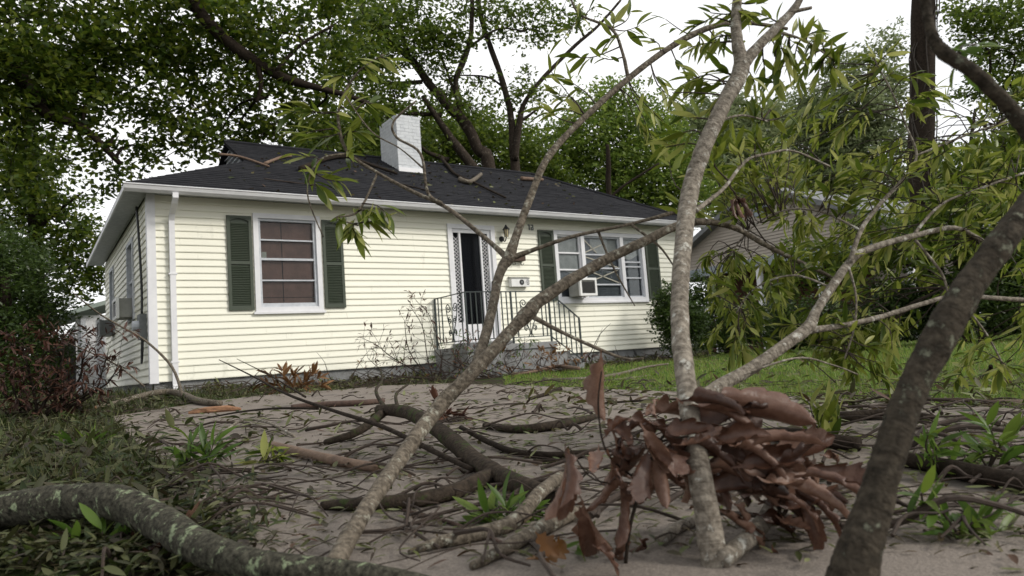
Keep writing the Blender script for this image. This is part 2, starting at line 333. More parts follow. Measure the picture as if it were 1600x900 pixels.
for nm, mb in (('corner_board', MB().hexa([(-.028, -.028, S - .02), (.085, -.028, S - .02), (.085, -.002, S - .02), (-.002, -.002, S - .02), (-.028, -.028, S + ZT), (.085, -.028, S + ZT), (.085, -.002, S + ZT), (-.002, -.002, S + ZT)]).hexa([(-.028, -.0025, S - .02), (-.0025, -.0025, S - .02), (-.0025, .085, S - .02), (-.028, .085, S - .02), (-.028, -.0025, S + ZT), (-.0025, -.0025, S + ZT), (-.0025, .085, S + ZT), (-.028, .085, S + ZT)])),
               ('corner_board', MB().box(XR - .05, XR + .028, -.028, -.002, S - .02, S + ZT))):
    mb.build(nm, M['trim'], house)
# roof: hipped, with a small vented gable at the left end of the ridge
E0, E1, EX0, EX1, EB = -.38, S + 2.70, -.34, 11.22, YB + .38
RY, RZ, RX0, RX1 = 3.01, S + 4.52, 1.75, 9.0
k_ = (RZ - E1) / (RY - E0)
def roof_z(y): return E1 + (y - E0) * k_
rm = MB()
gx = RX0 + .10; gz = E1 + (gx - EX0) * k_ * .92
gy0 = E0 + (gz - E1) / k_; gy1 = 2 * RY - gy0
A, B_, Cc, D_ = (EX0, E0, E1), (EX1, E0, E1), (EX1, 2 * RY - E0, E1), (EX0, 2 * RY - E0, E1)
rm.add([D_, Cc, (RX1, RY, RZ), (RX0, RY, RZ), (gx, gy1, gz)], [(0, 1, 2, 3, 4)])               # back slope
rm.add([B_, Cc, (RX1, RY, RZ)], [(0, 1, 2)])                                                  # right hip
rm.add([A, D_, (gx, gy1, gz), (gx, gy0, gz)], [(0, 1, 2, 3)])                                 # left hip
rm.add([(RX0, gy0 - .02, gz + .0), (RX0, RY, RZ), (RX0, RY, RZ - .05), (RX0, gy0, gz - .05)], [(0, 1, 2, 3)])
rm.add([(RX0, gy1 + .02, gz), (RX0, RY, RZ), (RX0, RY, RZ - .05), (RX0, gy1, gz - .05)], [(0, 1, 2, 3)])
rm.add([(RX0, gy0 - .02, gz), (gx + .02, gy0, gz), (gx + .02, RY, RZ), (RX0, RY, RZ)], [(0, 1, 2, 3)])
rm.add([(RX0, gy1 + .02, gz), (gx + .02, gy1, gz), (gx + .02, RY, RZ), (RX0, RY, RZ)], [(0, 1, 2, 3)])
rm.tube([(Vector((RX1 + .02, RY, RZ + .01)), .05), (Vector((EX1 + .0, E0, E1 + .012)), .04)], 6, 2); rm.tube([(Vector((RX0, RY, RZ + .005)), .05), (Vector((RX1, RY, RZ + .005)), .05)], 6, 2)
roof = rm.build('roof', M['roof'], house, fix=False)
sc_ = MB(); N = 30
for i in range(N):                                                                            # front slope: overlapping courses
    y0, y1 = E0 + (RY - E0) * i / N - .012, E0 + (RY - E0) * (i + 1) / N
    def lim(y):
        z = roof_z(y); l = EX0 + (z - E1) / (k_ * .92)
        if z > gz: l = RX0
        return l, EX1 - (EX1 - RX1) * (y - E0) / (RY - E0)
    (l0, r0), (l1, r1) = lim(y0), lim(y1)
    if i == 0: l0, r0 = EX0, EX1
    x = l0; first = True
    while x < r0 - .01:                                                                       # shingle strips a little uneven
        xe = min(r0, x + random.uniform(.85, 1.1)); t0, t1 = (x - l0) / (r0 - l0), (xe - l0) / (r0 - l0)
        u0, u1 = l1 + (r1 - l1) * t0, l1 + (r1 - l1) * t1; h = .014 + random.uniform(0, .006); w = random.uniform(-.008, .008)
        sc_.hexa([(x, y0 + w, roof_z(y0)), (xe - .004, y0 + w, roof_z(y0)), (u1, y1 + .02, roof_z(y1 + .02) - .004), (u0, y1 + .02, roof_z(y1 + .02) - .004), (x, y0 + w, roof_z(y0) + h), (xe - .004, y0 + w, roof_z(y0) + h), (u1, y1 + .02, roof_z(y1 + .02) + .004), (u0, y1 + .02, roof_z(y1 + .02) + .004)])
        x = xe
props(sc_.build('shingle_courses', M['roof'], roof), kind='stuff')
MB().add([(gx + .03, gy0, gz), (gx + .03, gy1, gz), (gx + .03, RY, RZ - .04)], [(0, 1, 2)]).build('gable_panel', M['trim'], roof, fix=False)
for i in range(7):
    z = gz + .06 + i * .1; hw = (RZ - .06 - z) / k_ - .06
    if hw > .05: MB().hexa([(gx - .03, RY - hw, z), (gx + .02, RY - hw, z + .05), (gx + .02, RY + hw, z + .05), (gx - .03, RY + hw, z), (gx - .03, RY - hw, z + .012), (gx + .02, RY - hw, z + .062), (gx + .02, RY + hw, z + .062), (gx - .03, RY + hw, z + .012)]).build('louvre', M['oldtrim'], roof)
# eaves: soffit, fascia, gutter, downspout
so = MB(); so.box(EX0 + .03, EX1 - .03, E0 + .04, -.02, S + ZT, S + ZT + .03); so.box(EX0 + .03, -.02, -.018, EB - .05, S + ZT - .001, S + ZT + .029)
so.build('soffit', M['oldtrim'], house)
MB().box(EX0, EX1, E0 + .012, E0 + .036, S + ZT - .035, E1 - .003).build('fascia', M['trim'], house)
MB().box(EX0 + .002, EX0 + .026, E0 + .038, EB - .03, S + ZT - .035, E1 - .004).build('fascia', M['trim'], house)
gu = MB(); pr = [(.0, .0), (-.03, -.005), (-.075, .03), (-.095, .075), (-.108, .085), (-.108, .098), (-.1, .098), (-.088, .08), (-.068, .04), (-.03, .006), (0, .01)]
gv = [(x, E0 + .010 + a, E1 - .105 + z_ + (.012 if x < 0 else 0) * 0) for x in (EX0 - .01, EX1) for a, z_ in pr]; k = len(pr)
gu.add(gv, [(j, j + 1, j + 1 + k, j + k) for j in range(k - 1)] + [tuple(range(k))]); gutter = gu.build('gutter', M['trim'], house)
sp = MB(); dx = .29
def rect_path(mb, P, w, d):
    prev = None
    for i, p in enumerate(P):
        p = Vector(p); r = [p + Vector((-w / 2, -d / 2, 0)), p + Vector((w / 2, -d / 2, 0)), p + Vector((w / 2, d / 2, 0)), p + Vector((-w / 2, d / 2, 0))]
        if prev: mb.hexa(prev + r)
        prev = r
rect_path(sp, [(dx, E0 - .04, E1 - .10), (dx, E0 - .04, E1 - .17), (dx, E0 + .04, E1 - .24), (dx, -.11, E1 - .34), (dx, -.055, E1 - .42), (dx, -.055, S - .05), (dx, -.10, S - .16)], .075, .06)
ds = sp.build('downspout', M['trim'], house)
for z in (S + .25, S + 1.5): MB().box(dx - .055, dx + .055, -.0905, -.02, z, z + .025).build('bracket', M['trim'], ds)
# chimney: painted brick, real joints
CX0, CX1, CY0, CY1, CZ0, CZ1 = 4.92, 5.47, 2.0, 2.82, S + 3.4, S + 5.2
chim = MB().box(CX0 + .004, CX1 - .004, CY0 + .004, CY1 - .004, CZ0, CZ1 - .03).build('chimney', M['mortar'], roof)
br = MB(); ch = .0715; nC = int((CZ1 - CZ0) / ch)
for i in range(nC):
    z = CZ0 + i * ch
    for (a0, a1, f_) in ((CX0, CX1, 'f'), (CX0, CX1, 'b'), (CY0, CY1, 'l'), (CY0, CY1, 'r')):
        n_ = 3 if f_ in 'fb' else 4; L = (a1 - a0) / n_; off = (i % 2) * L / 2
        j = a0 - off
        while j < a1 - .01:
            p, q = max(a0, j) + .004, min(a1, j + L) - .004; j += L
            if q - p < .02: continue
            w = random.uniform(-.003, .003)
            if f_ == 'f': br.box(p, q, CY0 + w, CY0 + .05, z + .004, z + ch - .005)
            elif f_ == 'b': br.box(p, q, CY1 - .05, CY1 + w, z + .004, z + ch - .005)
            elif f_ == 'l': br.box(CX0 + w, CX0 + .05, p, q, z + .004, z + ch - .005)
            else: br.box(CX1 - .05, CX1 + w, p, q, z + .004, z + ch - .005)
props(br.build('chimney_bricks', M['brickw'], roof), kind='stuff')
MB().box(CX0 - .02, CX1 + .02, CY0 - .05, CY0 - .012, roof_z(CY0) - .06, roof_z(CY0) + .07).build('chimney_flashing', M['trim'], roof)
# windows, shutters, door
def frame(Mp, a0, a1, z0, z1, w, o0, o1, wb=None):
    wb = wb or w; mb = MB()
    mb.pbox(Mp, a0, a0 + w, z0, z1, o0, o1); mb.pbox(Mp, a1 - w, a1, z0, z1, o0, o1)
    mb.pbox(Mp, a0 + w, a1 - w, z1 - w, z1, o0, o1 - .002); mb.pbox(Mp, a0 + w, a1 - w, z0, z0 + wb, o0, o1 - .002); return mb
a0, a1, z0, z1 = W1
w1 = frame(FR, a0, a1, z0, z1, .075, -.06, .045, .07).build('window', M['trim'], house)
MB().pbox(FR, a0 - .03, a1 + .03, z0 - .035, z0 + .0, -.02, .06).build('sill', M['trim'], w1)
frame(FR, a0 + .077, a1 - .077, z0 + .072, z1 - .077, .035, -.045, .012, .06).build('storm_frame', M['oldtrim'], w1)
for z, h in ((2.06, .022), (1.76, .035), (1.43, .022)): MB().pbox(FR, a0 + .113, a1 - .113, z - h / 2, z + h / 2, -.035, .004).build('sash_bar', M['oldtrim'], w1)
MB().pbox(FR, a0 + .113, a1 - .113, z0 + .133, z1 - .113, -.042, -.039).build('pane', M['glass'], w1)
cz = [1.078, 1.17, 1.42, 1.77, 2.06, 2.355]; cxs = [a0 + .11, a0 + .44, a1 - .11]
for i in range(5):
    for j in range(2):
        t = random.uniform(-.004, .004); MB().pbox(FR, cxs[j] + (.0 if j == 0 else .012), cxs[j + 1] - .0, cz[i] + .004, cz[i + 1] - .006, -.065 + t, -.055 + t + .007 * j).build('cardboard', M['card'], w1)
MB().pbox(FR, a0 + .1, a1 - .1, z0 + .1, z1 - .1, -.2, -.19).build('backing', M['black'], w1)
MB().pbox(FR, a0 + .14, a0 + .21, 1.79, 1.88, -.0565, -.055).build('paper_scrap', M['tape'], w1)
def shutter(x0, x1, z0, z1):
    sh = frame(FR, x0, x1, z0, z1, .045, .020, .05, .07).build('shutter', M['green'], house); mz = z0 + (z1 - z0) * .5
    MB().pbox(FR, x0 + .045, x1 - .045, mz - .025, mz + .025, .021, .047).build('rail', M['green'], sh)
    MB().pbox(FR, x0 + .04, x1 - .04, z0 + .05, z1 - .03, .019, .024).build('back_panel', M['green'], sh)
    sl = MB(); n = int((z1 - z0 - .17) / .026)
    for i in range(n):
        z = z0 + .08 + i * .026
        if abs(z + .01 - mz) < .036: continue
        sl.hexa([FR(x0 + .046, z, .046), FR(x1 - .046, z, .046), FR(x1 - .046, z + .016, .026), FR(x0 + .046, z + .016, .026), FR(x0 + .046, z + .006, .047), FR(x1 - .046, z + .006, .047), FR(x1 - .046, z + .022, .027), FR(x0 + .046, z + .022, .027)])
    props(sl.build('slats', M['green'], sh), kind='stuff')
    ar = MB(); n = 10                                                     # arched head of the louvre panel
    P = [(x0 + .045 + (x1 - x0 - .09) * i / n, z1 - .045 - .035 * (1 - math.sin(math.pi * i / n))) for i in range(n + 1)]
    for i in range(n): ar.hexa([FR(P[i][0], P[i][1], .026), FR(P[i + 1][0], P[i + 1][1], .026), FR(P[i + 1][0], P[i + 1][1], .048), FR(P[i][0], P[i][1], .048), FR(P[i][0], z1 - .04, .026), FR(P[i + 1][0], z1 - .04, .026), FR(P[i + 1][0], z1 - .04, .048), FR(P[i][0], z1 - .04, .048)])
    ar.build('arched_head', M['green'], sh); return sh
shutter(1.045, 1.405, .975, 2.41); shutter(2.505, 2.845, .985, 2.41); shutter(6.82, 7.18, 1.04, 2.43); shutter(9.68, 10.06, 1.04, 2.36)
a0, a1, z0, z1 = W2
w2 = frame(FR, a0, a1, z0, z1, .08, -.06, .045, .075).build('window', M['trim'], house)
MB().pbox(FR, a0 - .03, a1 + .03, z0 - .035, z0, -.02, .07).build('sill', M['trim'], w2)
for x in (7.93, 9.0): MB().pbox(FR, x - .045, x + .045, z0 + .076, z1 - .081, -.058, .04).build('mullion', M['trim'], w2)
def bay(x0, x1, rails, fr):
    frame(FR, x0, x1, z0 + .077, z1 - .082, .03, -.045, .0).build('sash', fr, w2)
    for r in rails: MB().pbox(FR, x0 + .031, x1 - .031, r - .015, r + .015, -.04, -.004).build('sash_bar', fr, w2)
    MB().pbox(FR, x0 + .03, x1 - .03, z0 + .107, z1 - .113, -.043, -.040).build('pane', M['glass'], w2)
bay(7.282, 7.883, (2.0, 1.66), M['trim']); bay(7.977, 8.953, (1.98, 1.70, 1.36), M['oldtrim']); bay(9.047, 9.563, (1.74, 1.84, 1.5), M['oldtrim'])
def drape(x0, x1, z0_, z1_, m, o, amp=.02):
    n = 26; mb = MB(); v = []
    for i in range(n + 1):
        t = i / n; oo = o + amp * math.sin(t * 21 + x0 * 3) * .7 + amp * .4 * math.sin(t * 47)
        v += [FR(x0 + (x1 - x0) * t, z0_ + .05 * math.sin(t * 5 + x0), oo), FR(x0 + (x1 - x0) * t, z1_, o)]
    return mb.add(v, [(2 * i, 2 * i + 2, 2 * i + 3, 2 * i + 1) for i in range(n)]).build('curtain', m, w2, True, fix=False)
drape(7.3, 7.88, 1.62, 2.35, M['curtain'], -.052, .005); drape(8.2, 8.95, 2.02, 2.35, M['curtain'], -.052, .006); drape(9.05, 9.55, 1.95, 2.35, M['curtain'], -.052, .005)
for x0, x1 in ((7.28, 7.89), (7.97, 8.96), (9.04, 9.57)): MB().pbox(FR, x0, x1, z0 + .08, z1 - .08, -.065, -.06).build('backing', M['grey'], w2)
for p, q in (((8.0, 1.94), (8.93, 1.72)), ((8.0, 1.73), (8.93, 1.96)), ((8.05, 1.66), (8.9, 1.40)), ((8.03, 1.40), (8.9, 1.67)), ((8.02, 2.3), (8.35, 2.02)), ((8.02, 2.02), (8.5, 2.2))):
    MB().bar(FR(p[0], p[1], -.0365), FR(q[0], q[1], -.0365), .004, .022).build('tape_strip', M['tape'], w2)
a0, a1, z0, z1 = DR
dr = MB(); dr.pbox(FR, a0, a0 + .085, z0, z1, -.06, .045); dr.pbox(FR, a1 - .085, a1, z0, z1, -.06, .045); dr.pbox(FR, a0 + .085, a1 - .085, z1 - .08, z1, -.06, .043); dr.pbox(FR, a0 + .085, a1 - .085, z0, z0 + .04, -.06, .06)
door = dr.build('door', M['trim'], house)
st = MB()
for x0, x1 in ((4.896, 4.93), (5.05, 5.085), (5.495, 5.53), (5.665, 5.724)): st.pbox(FR, x0, x1, z0 + .042, z1 - .082, -.03, .01)
for x0, x1 in ((4.935, 5.05), (5.09, 5.49), (5.53, 5.665)):
    st.pbox(FR, x0, x1, z0 + .042, z0 + (.34 if x0 > 5.05 and x0 < 5.4 else .38), -.03, .008); st.pbox(FR, x0, x1, z1 - .15, z1 - .082, -.03, .008)
st.build('storm_door', M['trim'], door)
MB().pbox(FR, 5.091, 5.489, z0 + .342, z1 - .152, -.024, -.020).build('dark_pane', M['screenglass'], door)
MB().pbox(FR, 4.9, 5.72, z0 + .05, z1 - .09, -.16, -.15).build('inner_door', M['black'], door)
la = MB()
for x0, x1 in ((4.936, 5.049), (5.531, 5.664)):
    w = x1 - x0; z = z0 + .39
    while z < z1 - .16 - w:
        la.bar(FR(x0, z, -.004), FR(x1, z + w * .9, -.004), .005, .007); la.bar(FR(x1, z, -.010), FR(x0, z + w * .9, -.010), .005, .007); z += .066
props(la.build('lattice', M['trim'], door), kind='stuff')
MB().pbox(FR, 5.69, 5.715, z0 + .95, z0 + 1.12, .0105, .04).pbox(FR, 5.68, 5.73, z0 + 1.0, z0 + 1.02, .041, .06).build('handle', M['black'], door)
# porch: concrete landing with steps falling to the right, wrought iron rail
PZ = S + .22
po = MB(); po.box(4.42, 6.2, -1.12, -.035, zg(5, -1) - .1, PZ - .1); po.box(4.40, 6.22, -1.15, -.03, PZ - .099, PZ); po.box(4.78, 5.84, -.4, -.021, PZ + .001, S + .30)
po.box(6.221, 6.53, -1.10, -.04, zg(6, -1) - .1, PZ - .18); po.box(6.531, 6.84, -1.09, -.045, zg(6, -1) - .1, PZ - .36)
porch = po.build('porch', M['conc'], house)
RT = S + 1.10
rl = MB(); rl.bar((4.46, -.03, RT), (4.46, -1.09, RT), .03, .014); rl.bar((4.445, -1.09, RT), (6.15, -1.09, RT), .03, .014); rl.bar((6.15, -1.09, RT), (6.8, -1.09, RT - .49), .03, .014)
rl.bar((4.46, -.03, PZ + .1), (4.46, -1.075, PZ + .1), .016); rl.bar((4.47, -1.09, PZ + .1), (6.14, -1.09, PZ + .1), .016); rl.bar((6.16, -1.09, PZ + .08), (6.8, -1.09, PZ - .36), .016)
rail = rl.build('railing', M['iron'], house)
for p, b0, t0 in (((4.46, -.045), PZ, RT), ((4.46, -1.09), PZ, RT), ((6.15, -1.09), PZ, RT), ((6.8, -1.09), PZ - .40, RT - .48), ((5.35, -1.09), PZ, RT)):
    MB().bar((p[0], p[1], b0), (p[0], p[1], t0 - .008), .028).build('post', M['iron'], rail)
def spiral(mb, c, ux, r, turns, sgn, st=0, w=.009):
    P = []
    for i in range(26):
        t = i / 25; a = st + sgn * turns * 2 * math.pi * t; rr = r * (1 - .78 * t)
        P.append((c + ux * (rr * math.cos(a)) + Vector((0, 0, rr * math.sin(a))), w))
    mb.tube(P, 5, 1)
def scroll_panel(o, ux):
    mb = MB(); o = Vector(o); zc = lambda h: Vector((0, 0, h))
    for s in (-1, 1):
        spiral(mb, o + ux * (s * .12) + zc(.68), ux, .085, 1.6, s, math.pi if s > 0 else 0)
        spiral(mb, o + ux * (s * .085) + zc(.46), ux, .06, 1.5, -s, math.pi / 2)
        spiral(mb, o + ux * (s * .085) + zc(.26), ux, .05, 1.5, s, -math.pi / 2)
        mb.tube([(o + ux * (s * .19) + zc(.70), .009), (o + ux * (s * .15) + zc(.5), .009), (o + ux * (s * .02) + zc(.2), .009), (o + ux * (s * .06) + zc(.09), .009)], 5, 4)
    mb.tube([(o + zc(.09), .007), (o + zc(.55), .007)], 5, 1); mb.build('scroll', M['iron'], rail, True)
X_ = Vector((1, 0, 0)); Y_ = Vector((0, 1, 0))
scroll_panel((4.46, -.62, PZ), Y_); scroll_panel((5.72, -1.09, PZ), X_)
for x in (4.56, 4.66, 4.76, 4.86, 4.96, 5.06, 5.16, 5.26, 5.46, 5.98, 6.07): MB().bar((x, -1.09, PZ + .1), (x, -1.09, RT - .006), .016).build('baluster', M['iron'], rail)
for y in (-.16, -.28, -.95): MB().bar((4.46, y, PZ + .1), (4.46, y, RT - .006), .016).build('baluster', M['iron'], rail)
for i in range(5):
    x = 6.26 + i * .108; MB().bar((x, -1.09, PZ + .08 - (x - 6.16) * .69), (x, -1.09, RT - .008 - (x - 6.15) * .754), .016).build('baluster', M['iron'], rail)
# house numbers, electricity
num = MB()
num.pbox(FR, 6.62, 6.645, 2.42, 2.53, .019, .028); num.pbox(FR, 6.60, 6.6195, 2.505, 2.53, .019, .028)
for zz in (2.42, 2.465, 2.51): num.pbox(FR, 6.67, 6.73, zz, zz + .02, .019, .028)
num.pbox(FR, 6.6695, 6.689, 2.4405, 2.4645, .019, .027); num.pbox(FR, 6.711, 6.7305, 2.4405, 2.4645, .019, .027); num.pbox(FR, 6.711, 6.7305, 2.4855, 2.5095, .019, .027)
num.build('house_number', M['greymetal'], house)
el = MB(); el.pbox(LF, .22, .50, .62, .98, .018, .11); meter = el.build('meter_box', M['greymetal'], house)
MB().tube([(Vector(LF(.36, .82, .11)), .075), (Vector(LF(.36, .82, .19)), .07)], 12, 1).build('meter_dial', M['oldtrim'], meter)
MB().tube([(Vector(LF(.55, 2.60, .08)), .018), (Vector(LF(.52, 2.1, .06)), .018), (Vector(LF(.42, 1.4, .05)), .018), (Vector(LF(.38, .98, .06)), .018)], 7, 4).build('service_cable', M['black'], meter, True)
MB().tube([(Vector(LF(.30, .64, .06)), .012), (Vector(LF(.34, .36, .07)), .012), (Vector(LF(.46, .30, .07)), .012), (Vector(LF(.46, .63, .06)), .012)], 6, 6).build('cable_loop', M['black'], meter, True)
for y0, y1, z0, z1 in SW:
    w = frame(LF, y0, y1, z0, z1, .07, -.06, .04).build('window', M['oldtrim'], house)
    MB().pbox(LF, y0 + .07, y1 - .07, (z0 + z1) / 2 - .02, (z0 + z1) / 2 + .02, -.03, .01).build('sash_bar', M['oldtrim'], w)
    MB().pbox(LF, y0 + .07, y1 - .07, z0 + .07, z1 - .07, -.04, -.036).build('pane', M['glass'], w)
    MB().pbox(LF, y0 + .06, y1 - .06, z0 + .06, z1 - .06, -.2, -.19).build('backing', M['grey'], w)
# things hung on the house
def air_conditioner(Mp, a0, a1, z0, z1, o0, o1, label, body):
    t = root('air_conditioner', Mp((a0 + a1) / 2, z0, o0), label, 'air conditioner')
    MB().pbox(Mp, a0 + .015, a1 - .015, z0 + .015, z1 - .015, o0, o1 - .03).build('case', body, t)
    frame(Mp, a0, a1, z0, z1, .045, o1 - .045, o1).build('front_frame', M['white'] if body is not M['greymetal'] else body, t)
    g = MB(); n = int((z1 - z0 - .1) / .018)
    for i in range(n): g.pbox(Mp, a0 + .046, a1 - .046, z0 + .05 + i * .018, z0 + .058 + i * .018, o1 - .028, o1 - .015)
    props(g.build('grille', M['black'], t), kind='stuff'); return t
air_conditioner(FR, 7.45, 7.88, 1.09, 1.44, .05, .42, 'white framed window air conditioner in the wide front window', M['metal'])
air_conditioner(LF, 1.62, 2.2, 1.05, 1.38, .045, .27, 'beige window air conditioner on the side wall nearest the corner', M['metal'])
air_conditioner(LF, 4.62, 5.18, .98, 1.30, .045, .27, 'dark window air conditioner on the side wall nearer the shed', M['greymetal'])
lp = root('wall_lantern', FR(6.02, 2.2, .02), 'small black carriage lantern on the wall beside the front door', 'lantern')
MB().tube([(Vector(FR(5.97, 2.22, .019)), .055), (Vector(FR(5.97, 2.22, .045)), .05)], 12, 1).build('back_plate', M['black'], lp)
MB().tube([(Vector(FR(5.97, 2.22, .045)), .011), (Vector(FR(5.98, 2.16, .11)), .011), (Vector(FR(6.0, 2.24, .15)), .011)], 6, 4).build('arm', M['black'], lp)
MB().tube([(Vector(FR(6.0, 2.24, .15)), .035), (Vector(FR(6.0, 2.38, .15)), .05)], 6, 1).build('glass', M['amber'], lp)
cg = MB().tube([(Vector(FR(6.0, 2.38, .15)), .075), (Vector(FR(6.0, 2.43, .15)), .03), (Vector(FR(6.0, 2.47, .15)), .008)], 8, 2)
for i in range(6): a = i * math.pi / 3; cg.bar(Vector(FR(6.0, 2.24, .15)) + Vector((.037 * math.cos(a), .037 * math.sin(a), 0)), Vector(FR(6.0, 2.38, .15)) + Vector((.052 * math.cos(a), .052 * math.sin(a), 0)), .008)
cg.build('cage', M['black'], lp)
mbx = root('mailbox', FR(6.24, 1.80, .02), 'dark hooded mailbox with two curled newspaper hooks beside the door', 'mailbox')
bx = MB(); k = 8; P = [(.02, 0), (.02, .16)] + [(.02 + .10 * math.sin(i / k * math.pi / 2), .16 - .07 * (1 - math.cos(i / k * math.pi / 2))) for i in range(1, k + 1)] + [(.12, 0)]
v = [FR(6.08, 1.80 + z, o) for o, z in P] + [FR(6.42, 1.80 + z, o) for o, z in P]; n = len(P)
bx.add(v, [tuple(range(n)), tuple(range(2 * n - 1, n - 1, -1))] + [(j, (j + 1) % n, (j + 1) % n + n, j + n) for j in range(n)]); bx.build('box', M['barkred'], mbx)
for x in (6.15, 6.34):
    h = MB(); h.tube([(Vector(FR(x, 1.80, .07)), .005), (Vector(FR(x, 1.745, .07)), .005), (Vector(FR(x + .03, 1.725, .075)), .005), (Vector(FR(x + .055, 1.745, .08)), .005), (Vector(FR(x + .05, 1.765, .08)), .005)], 5, 4); h.build('hook', M['black'], mbx, True)
wb = root('letter_box', FR(6.27, 1.30, .02), 'white box with round dark emblem under the mailbox', 'letter box')
MB().pbox(FR, 6.06, 6.47, 1.31, 1.47, .02, .12).build('box', M['white'], wb)
MB().hexa([FR(6.05, 1.471, .02), FR(6.48, 1.471, .02), FR(6.48, 1.465, .135), FR(6.05, 1.465, .135), FR(6.05, 1.505, .02), FR(6.48, 1.505, .02), FR(6.48, 1.474, .135), FR(6.05, 1.474, .135)]).build('lid', M['metal'], wb)
MB().tube([(Vector(FR(6.29, 1.39, .118)), .052), (Vector(FR(6.29, 1.39, .126)), .052)], 20, 1).build('emblem', M['black'], wb)
MB().tube([(Vector(FR(6.29, 1.39, .1262)), .024), (Vector(FR(6.29, 1.39, .129)), .024)], 16, 1).build('emblem_centre', M['greymetal'], wb)
lt = MB(); lt.pbox(FR, 6.372, 6.392, 1.388, 1.396, .1205, .123)
for z in (1.345, 1.385, 1.425): lt.pbox(FR, 6.41, 6.45, z, z + .014, .1205, .123)
lt.pbox(FR, 6.405, 6.4095, 1.345, 1.44, .1205, .123); lt.pbox(FR, 6.4505, 6.46, 1.36, 1.38, .1205, .123); lt.pbox(FR, 6.4505, 6.46, 1.402, 1.42, .1205, .123); lt.build('lettering', M['black'], wb)
# shed behind, neighbour's house
sh = root('shed', (-.3, 9.0, zg(-.3, 9)), 'pale lean-to shed with green edged roof behind the house', 'shed')
MB().box(-.45, 1.6, 8.6, 8.7, .2, S + 1.75).box(-.45, -.35, 8.71, 11, .2, S + 1.6).build('wall', M['trim'], sh)
MB().hexa([(-.95, 8.2, S + 1.62), (2.2, 8.2, S + 2.62), (2.2, 11.2, S + 2.62), (-.95, 11.2, S + 1.62), (-.95, 8.2, S + 1.72), (2.2, 8.2, S + 2.72), (2.2, 11.2, S + 2.72), (-.95, 11.2, S + 1.72)]).build('roof', M['greenroof'], sh)
for x in (-.30, .08): MB().box(x - .05, x + .05, 8.5, 8.595, .2, S + 1.7).build('post', M['oldtrim'], sh)
MB().box(-1.0, -.46, 8.6, 10.5, .2, S + 1.2).build('opening_shade', M['black'], sh)  # solid black box standing in for the shade inside the shed
nb = root('neighbour_house', (17, 1.5, zg(17, 1)), 'neighbouring house with beige sided gable and blue grey porch beam', 'house')
NX, NP, NE, PK, NW = 17., 2.2, S + 2.5, S + 4.55, 4.3
ns = MB(); nrow = 21
for i in range(nrow):
    z0 = NE + (PK - NE) * i / nrow; z1 = z0 + (PK - NE) / nrow; h0, h1 = NW * (PK - z0) / (PK - NE), NW * (PK - z1) / (PK - NE)
    ns.hexa([(NX - .03, NP - h0, z0), (NX - .03, NP + h0, z0), (NX + .05, NP + h0, z0), (NX + .05, NP - h0, z0), (NX - .006, NP - h1, z1 - .002), (NX - .006, NP + h1, z1 - .002), (NX + .05, NP + h1, z1 - .002), (NX + .05, NP - h1, z1 - .002)])
props(ns.build('gable_siding', M['nsiding'], nb), kind='stuff')
MB().box(NX - .06, NX + .3, NP - NW, NP + NW, NE - .28, NE - .003).build('porch_beam', M['nfascia'], nb)
for s in (-1, 1):
    e = .35; zz = NE - e * (PK - NE) / NW
    MB().hexa([(NX - .35, NP, PK), (NX + 10, NP, PK), (NX + 10, NP + s * (NW + e), zz), (NX - .35, NP + s * (NW + e), zz), (NX - .35, NP, PK + .16), (NX + 10, NP, PK + .16), (NX + 10, NP + s * (NW + e), zz + .16), (NX - .35, NP + s * (NW + e), zz + .16)]).build('roof', M['nroof'], nb)
for y in (-1.9, .6, 2.6, 4.4, 6.3): MB().box(NX - .02, NX + .14, y - .07, y + .07, .1, NE - .281).build('porch_post', M['trim'], nb)
MB().box(NX + 2.2, NX + 2.3, NP - NW, NP + NW, .1, NE).build('wall', M['brickdk'], nb)
MB().box(NX + 2.1, NX + 2.195, -2.0, .2, .1, NE - .3).build('garage_panel', M['nwall'], nb)
MB().box(NX + 2.15, NX + 2.197, 3, 4, .3, 2.3).build('door', M['black'], nb)
MB().box(NX - .05, NX - .032, NP - .3, NP + .3, NE + 1.25, NE + 1.8).build('gable_vent', M['nfascia'], nb)
gar = root('white_garage', (20, -6, zg(20, -6)), 'pale walled outbuilding with light grey roof beyond the leafy branches', 'building')
MB().box(19.5, 25, -8.8, -4.2, .1, S + 2.2).build('wall', M['nwall'], gar)
MB().hexa([(19.2, -9.1, S + 2.2), (25.3, -9.1, S + 2.2), (25.3, -3.9, S + 2.2), (19.2, -3.9, S + 2.2), (20.5, -6.6, S + 3.5), (24, -6.6, S + 3.5), (24, -6.4, S + 3.5), (20.5, -6.4, S + 3.5)]).build('roof', M['nroof'], gar)
MB().box(19.46, 19.498, -7.6, -5.4, .1, S + 1.7).build('door', M['black'], gar)
